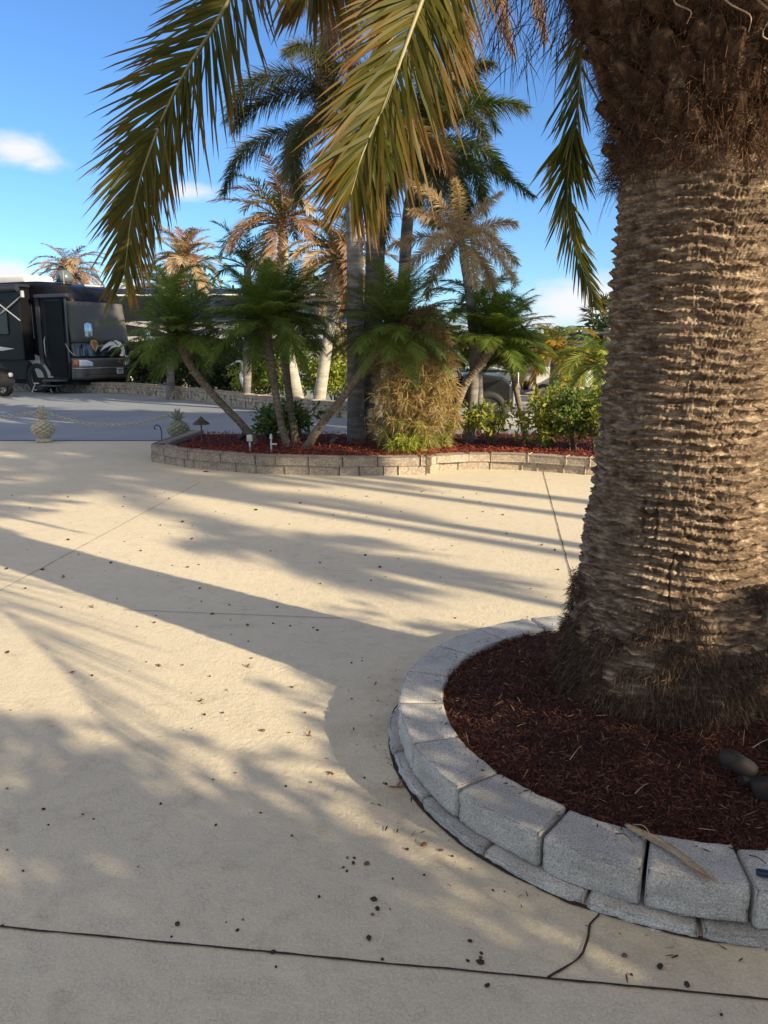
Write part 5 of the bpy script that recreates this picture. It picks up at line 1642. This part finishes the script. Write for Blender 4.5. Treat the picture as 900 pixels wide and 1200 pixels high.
# ---------------------------------------------------------------- trees far behind
T = [(-24, 52, 5.0, 2.6), (-19, 50, 4.6, 2.4), (-14.0, 44, 4.2, 2.3), (-9.5, 38, 4.6, 2.4), (-5.5, 37.5, 4.2, 2.2), (-1.5, 37, 4.6, 2.3), (2.2, 44, 2.6, 2.0), (5.2, 48, 1.9, 1.8), (10, 46, 2.0, 2.0), (14, 44, 3.2, 2.6), (17, 42, 5.2, 3.0), (22, 44, 5.6, 3.2), (-30, 56, 5.5, 3.2), (-37, 58, 5.5, 3.2), (28, 46, 5.5, 3.2), (7.6, 50, 2.0, 2.0)]
TL = ['far tree peeking over the black motorhome roof', 'far tree behind the black motorhome dome', 'far tree between the two motorhomes', 'tree behind the striped motorhome tail', 'tree behind the middle of the striped motorhome',
      'tree behind the striped motorhome nose', 'low tree behind the dry bush', 'low tree behind the slim pygmy palm', 'dark tree far behind the golf carts', 'tree right behind the big trunk', 'larger tree hidden behind the big trunk',
      'tree far right beyond the big trunk', 'tree beyond the left picture edge', 'outermost tree beyond the left picture edge', 'tree beyond the right picture edge', 'tree between pickup and golf carts far away']
for i, (x, yv, h, r) in enumerate(T):
    broadleaf('background_tree', TL[i], x, yv, h, r, L_TREE, 300 + i, 'trees behind the parked motorhomes', n=4200, leaf=(.22, .42))


# ================================================================== SMALL NEAR THINGS
# spotlight in the mulch
g = G(868, 925, .17)
t = thing('ground_spotlight', 'dark bronze adjustable spotlight in mulch near the right edge', 'spotlight', (g[0], g[1], float(mound_z(g[0], g[1])) - .02))
dm = simple('dark_bronze', (.024, .018, .015), .75, var=.2, scale=30)
BM().cyl((0, 0, -.02), (0, 0, .05), .012, .012, 12).build('stake', dm, t)
b = BM(); b.lathe([(.010, 0), (.024, .004), (.030, .02), (.031, .085), (.027, .105), (.012, .118), (.004, .12)], seg=28)
o = b.build('lamp_head', dm, t, True); o.location = (.035, -.008, .060); o.rotation_euler = (R(-12), R(-62), 0)
b = BM(); b.lathe([(.024, 0), (.030, .003), (.031, .05), (.026, .055), (.020, .058)], seg=28)
o = b.build('glare_cowl', dm, t, True); o.location = (.045, -.055, .005); o.rotation_euler = (R(-12), R(-10), 0)
BM().cyl((-.01, -.02, .045), (.03, -.02, .045), .016, .016, 14).build('knuckle', dm, t)

# fallen dry leaf sheath lying over the blocks
a = G(733, 967, .16); c = G(830, 1030, .16)
o3 = (a + c) / 2
tt = np.linspace(0, 1, 30)
C = a[None] * (1 - tt[:, None]) + c[None] * tt[:, None]
d = nrm(c - a); pz = np.array([-d[1], d[0], 0])
C = C + pz * (.012 * np.sin(tt * 3))[:, None] + np.array([0, 0, 1]) * (.006 + .018 * np.sin(tt * np.pi) * .6)[:, None]
wv = np.interp(tt, [0, .08, .35, .7, .9, 1], [.006, .014, .017, .013, .008, .002])
K = 9; Vv = []
for i in range(30):
    for k in range(K):
        s = (k / (K - 1) - .5) * 2
        Vv.append(C[i] + pz * s * wv[i] + np.array([0, 0, 1]) * (-(s ** 2) * wv[i] * .55 + .0015 * math.sin(k * 2.3 + i * .4)))
idx = np.arange(30 * K).reshape(30, K)
F = np.stack([idx[:-1, :-1], idx[1:, :-1], idx[1:, 1:], idx[:-1, 1:]], -1).reshape(-1, 4)
t = thing('fallen_leaf_sheath', 'dry tan palm leaf sheath lying across the front edging blocks', 'dead leaf', o3)
ob = npmesh('sheath', np.array(Vv), F, bark_mat('sheath_tan', (.22, .16, .10), (.36, .28, .19), (.48, .39, .28), 60, 60, .4), t, smooth=True, off=o3)
m = ob.modifiers.new('s', 'SOLIDIFY'); m.thickness = .003
rg2 = np.random.default_rng(4); n = 46
B = np.tile(c, (n, 1)) - d * rg2.uniform(0, .09, (n, 1)) + pz * rg2.normal(0, .006, (n, 1)) + [0, 0, .006]
D = nrm(d + rg2.normal(0, .22, (n, 3)) * [1, 1, .3])
v, F, u = ribbons(B - o3, D, nrm(np.cross(D, [0, 0, 1.0])), rg2.uniform(.02, .055, n), .0011, .05, rng=rg2)
npmesh('frayed_end', v, F, strw, t, uv=u)

# twigs and leaflets on the blocks and mulch
def twig(label, p0, p1, r, mat, z0, bow=.01, name='fallen_twig', cat='twig'):
    a = G(*p0, z0); c = G(*p1, z0)
    m = (a + c) / 2 + np.array([bow * .4, bow * .4, bow])
    o = BM().tube(spline([a, m, c], 14), list(np.linspace(r, r * .5, 14)), 6).build(name, mat, None, True)
    tag(o, label, cat)


twm = simple('twig_brown', (.12, .085, .06), .9, var=.3); twp = simple('twig_pale', (.38, .28, .19), .9, var=.3)
twig('thin dark twig beside the fallen leaf sheath on the block', (721, 977), (742, 988), .0022, twm, .155)
twig('bent pale twig lying on mulch above the leaf sheath', (742, 966), (765, 985), .0016, twp, .165, .015)
twig('pale straw twig in the middle of the mulch', (668, 890), (684, 872), .0018, twp, .20, .008)
twig('short pale twig in mulch left of the spotlight', (744, 930), (760, 918), .0018, twp, .19, .006)
twig('pale root twig poking from mulch at the right edge', (882, 876), (905, 866), .0022, twp, .25, .006)
twig('dark twig crossing the rightmost block joint', (878, 1002), (898, 1012), .0024, twm, .155, .004)
bt = BM(); g = G(899, 1023, .162)
bt.box((g[0], g[1], .160), (.055, .020, .016), (0, 0, -.25), .006, 3)
tag(bt.build('plastic_clip', simple('navy_plastic', (.015, .025, .06), .4), None, True), 'small navy plastic clip on the block at the right edge', 'clip')
bt = BM(); g = G(654, 957, .155); bt.box((g[0], g[1], .158), (.012, .009, .006), (0, 0, .5), .002)
tag(bt.build('leaf_scrap', simple('scrap_green', (.12, .11, .02), .7), None, True), 'tiny olive leaf scrap on the joint between front blocks', 'leaf scrap')

# seeds and debris on the driveway: every one an object, sharing a few meshes
def debris_mesh(name, r, seed, mat, flat=.6):
    b = bmesh.new(); bmesh.ops.create_icosphere(b, subdivisions=2, radius=r)
    rr = random.Random(seed)
    for v in b.verts:
        v.co *= 1 + rr.uniform(-.22, .22); v.co.z = v.co.z * flat + r * flat * .8
    me = bpy.data.meshes.new(name); b.to_mesh(me); b.free(); me.materials.append(mat); return me


sm1 = simple('seed_black', (.03, .022, .016), .7, var=.4, scale=80); sm2 = simple('seed_brown', (.16, .085, .04), .8, var=.4, scale=80)
dm1 = [debris_mesh('seed_%s' % w, .0075, i, m) for i, (w, m) in enumerate([('round', sm1), ('dark', sm1), ('brown', sm2)])]
known = [(97, 955), (108, 792), (85, 788), (250, 914), (51, 949), (427, 912), (407, 1006), (414, 1012), (415, 1006), (430, 1013), (438, 1055), (442, 1066), (432, 1100), (208, 1084), (497, 991), (497, 1026), (530, 1004),
         (181, 730), (183, 722), (187, 781), (214, 780), (246, 793), (261, 836), (234, 690), (236, 705), (290, 733), (291, 752), (249, 720), (325, 712), (340, 734), (412, 777), (343, 806), (235, 822), (240, 838), (339, 859),
         (308, 857), (8, 667), (9, 765), (30, 690), (80, 633), (92, 650), (137, 702), (72, 712), (367, 736), (372, 739), (320, 731), (270, 727), (220, 665), (225, 632), (317, 646), (375, 660), (452, 676), (428, 651), (445, 665), (467, 655),
         (732, 1121), (773, 1134), (805, 1155), (845, 1190), (740, 1143), (563, 1129), (571, 1156), (320, 1117), (448, 1125), (130, 660), (50, 668), (165, 646), (146, 635), (188, 616), (214, 612), (253, 600), (300, 598), (352, 590), (470, 600), (530, 640),
         (622, 690), (640, 700), (654, 668), (635, 639), (650, 645), (672, 733), (612, 726), (617, 733), (600, 633), (590, 647), (566, 600), (543, 583)]
rg3 = random.Random(3)
for i in range(130):
    known.append((rg3.uniform(0, 640), 575 + 560 * rg3.random() ** 1.6))
first = True
for i, (u, v) in enumerate(known):
    p = G(u, v)
    if math.hypot(p[0] - RC[0], p[1] - RC[1]) < R_BASE + .02: continue
    o = bpy.data.objects.new('fallen_seed', dm1[rg3.choice([0, 1, 2, 2, 2]) if v < 900 else rg3.choice([0, 1, 1, 2])])
    COL.objects.link(o)
    s = rg3.uniform(.45, 1.15) * (1.0 if i < 80 else .6) * (1 + .25 * max(0, p[1] - 4))
    o.location = (float(p[0]), float(p[1]), .001); o.scale = (s * rg3.uniform(.8, 1.5), s, s); o.rotation_euler = (0, 0, rg3.uniform(0, 6.28))
    tag(o, 'small dark fallen palm seed lying on the cream driveway', 'seed', 'fallen seeds on the driveway')
# curled brown leaf bits
cb_ = leafmat('leaf_bit', (.22, .09, .03), (.34, .17, .06), (.3, .15, .06), .9, .1)
for i, (u, v, sc) in enumerate([(108, 712, 1.2), (188, 781, 1.2), (289, 782, 1.3), (362, 862, 1.0), (390, 907, 1.2), (465, 923, 1.6), (238, 553, 4), (75, 677, 1.5), (84, 788, 1.1), (344, 805, 1.0), (235, 822, 1.0)]):
    p = G(u, v); rr = np.random.default_rng(900 + i); n = 3
    D = nrm(np.stack([rr.normal(0, 1, n), rr.normal(0, .5, n), np.full(n, .15)], -1))
    vv, F, uu = ribbons(np.zeros((n, 3)) + [0, 0, .004], D, nrm(np.cross(D, [0, .3, 1.0])), .022 * sc, .005 * sc, .1, rng=rr)
    o = npmesh('leaf_bit', vv, F, cb_, uv=uu); o.location = tuple(p)
    tag(o, 'curled brown leaf scrap on the cream driveway', 'leaf scrap', 'brown leaf scraps on the driveway')

# ================================================================== trees outside the picture whose shade falls into it
def to_sun(x, y, s): return np.array([x + SX * s, y + SY * s, 0.0])


def shade_palm(label, x, y, h, seed, n=18, L=2.2, kind='fox', r=.12):
    p0 = np.array([x, y, 0.0]); 
    kw = dict(FOXB, nl=36, ll=.34, lw=.014) if kind == 'fox' else dict(BG, nl=44, ll=.4, lw=.016)
    return make_palm('foxtail_palm' if kind == 'fox' else 'feather_palm', label, [p0, p0 + [.05, .03, h * .5], p0 + [0, 0, h]], (r * 1.2, r, r * .85), None, (n, -20, 75, L, 60, 110),
                     M_GREYTRUNK, [L_FOX], M_RACHISD, dict(ring=.12, amp=.03, seg=16, n=60, rough=.03), kw, seed=seed)

# far streaks across the driveway in front of the far planter
shade_palm('palm right of the picture, first of the row', 9.8, -.25, 6.8, 71, 12, 1.3, r=.09)
shade_palm('palm right of the picture, second of the row', 12.4, -.9, 7.6, 73, 14, 1.7, r=.1)
shade_palm('slim short palm right of the picture', 8.3, -.9, 4.3, 79, 7, .65, r=.06)
shade_palm('tallest slim palm right of the picture', 13.6, -3.4, 8.0, 74, 14, 1.6, r=.1)
for x, yq, hh, r, th_, lab, sd_ in [(13.0, -.5, 11.0, 1.35, 7.4, 'unseen leafy shade tree right of the picture beside the parking pad', 390), (12, 10.2, 13.2, 1.9, 9.4, 'unseen tall shade tree right of the picture beyond the far planter', 391), (14.5, 2.3, 10.0, 1.5, 7.7, 'second unseen leafy shade tree right of the picture', 392)]:
    broadleaf('shade_tree', lab, x, yq, hh, r, L_TREE, sd_, n=9000, leaf=(.2, .35), trunkh=th_)  # unseen trees added to shade the planter, road and motorhome front
# low shade over the ring and the near driveway, from unseen palms and added bushes
shade_palm('feather palm behind the camera to the right', 4.9, -3.1, 3.0, 75, 22, 1.4, 'date')
shade_palm('feather palm behind the camera', 4.0, -4.1, 2.9, 76, 20, 1.6, 'date')
for i, (x, yq, r, h, lab) in enumerate([(5.75, -.25, .65, 2.60, 'unseen shade bush right of the camera nearest the big palm'), (5.25, -1.0, .7, 2.62, 'second unseen shade bush right of the camera'),
                                         (4.7, -1.75, .7, 2.7, 'third unseen shade bush right of the camera'), (4.15, -2.5, .7, 2.8, 'unseen shade bush right of the camera farthest from the palm')]):
    shrub('shade_bush', lab, 'bush', (x, yq, 0), (r, r), .05, h, L_SHRUB, 11000, (.08, .14), 150, .25, 8, seed=80 + i, stemr=.02)
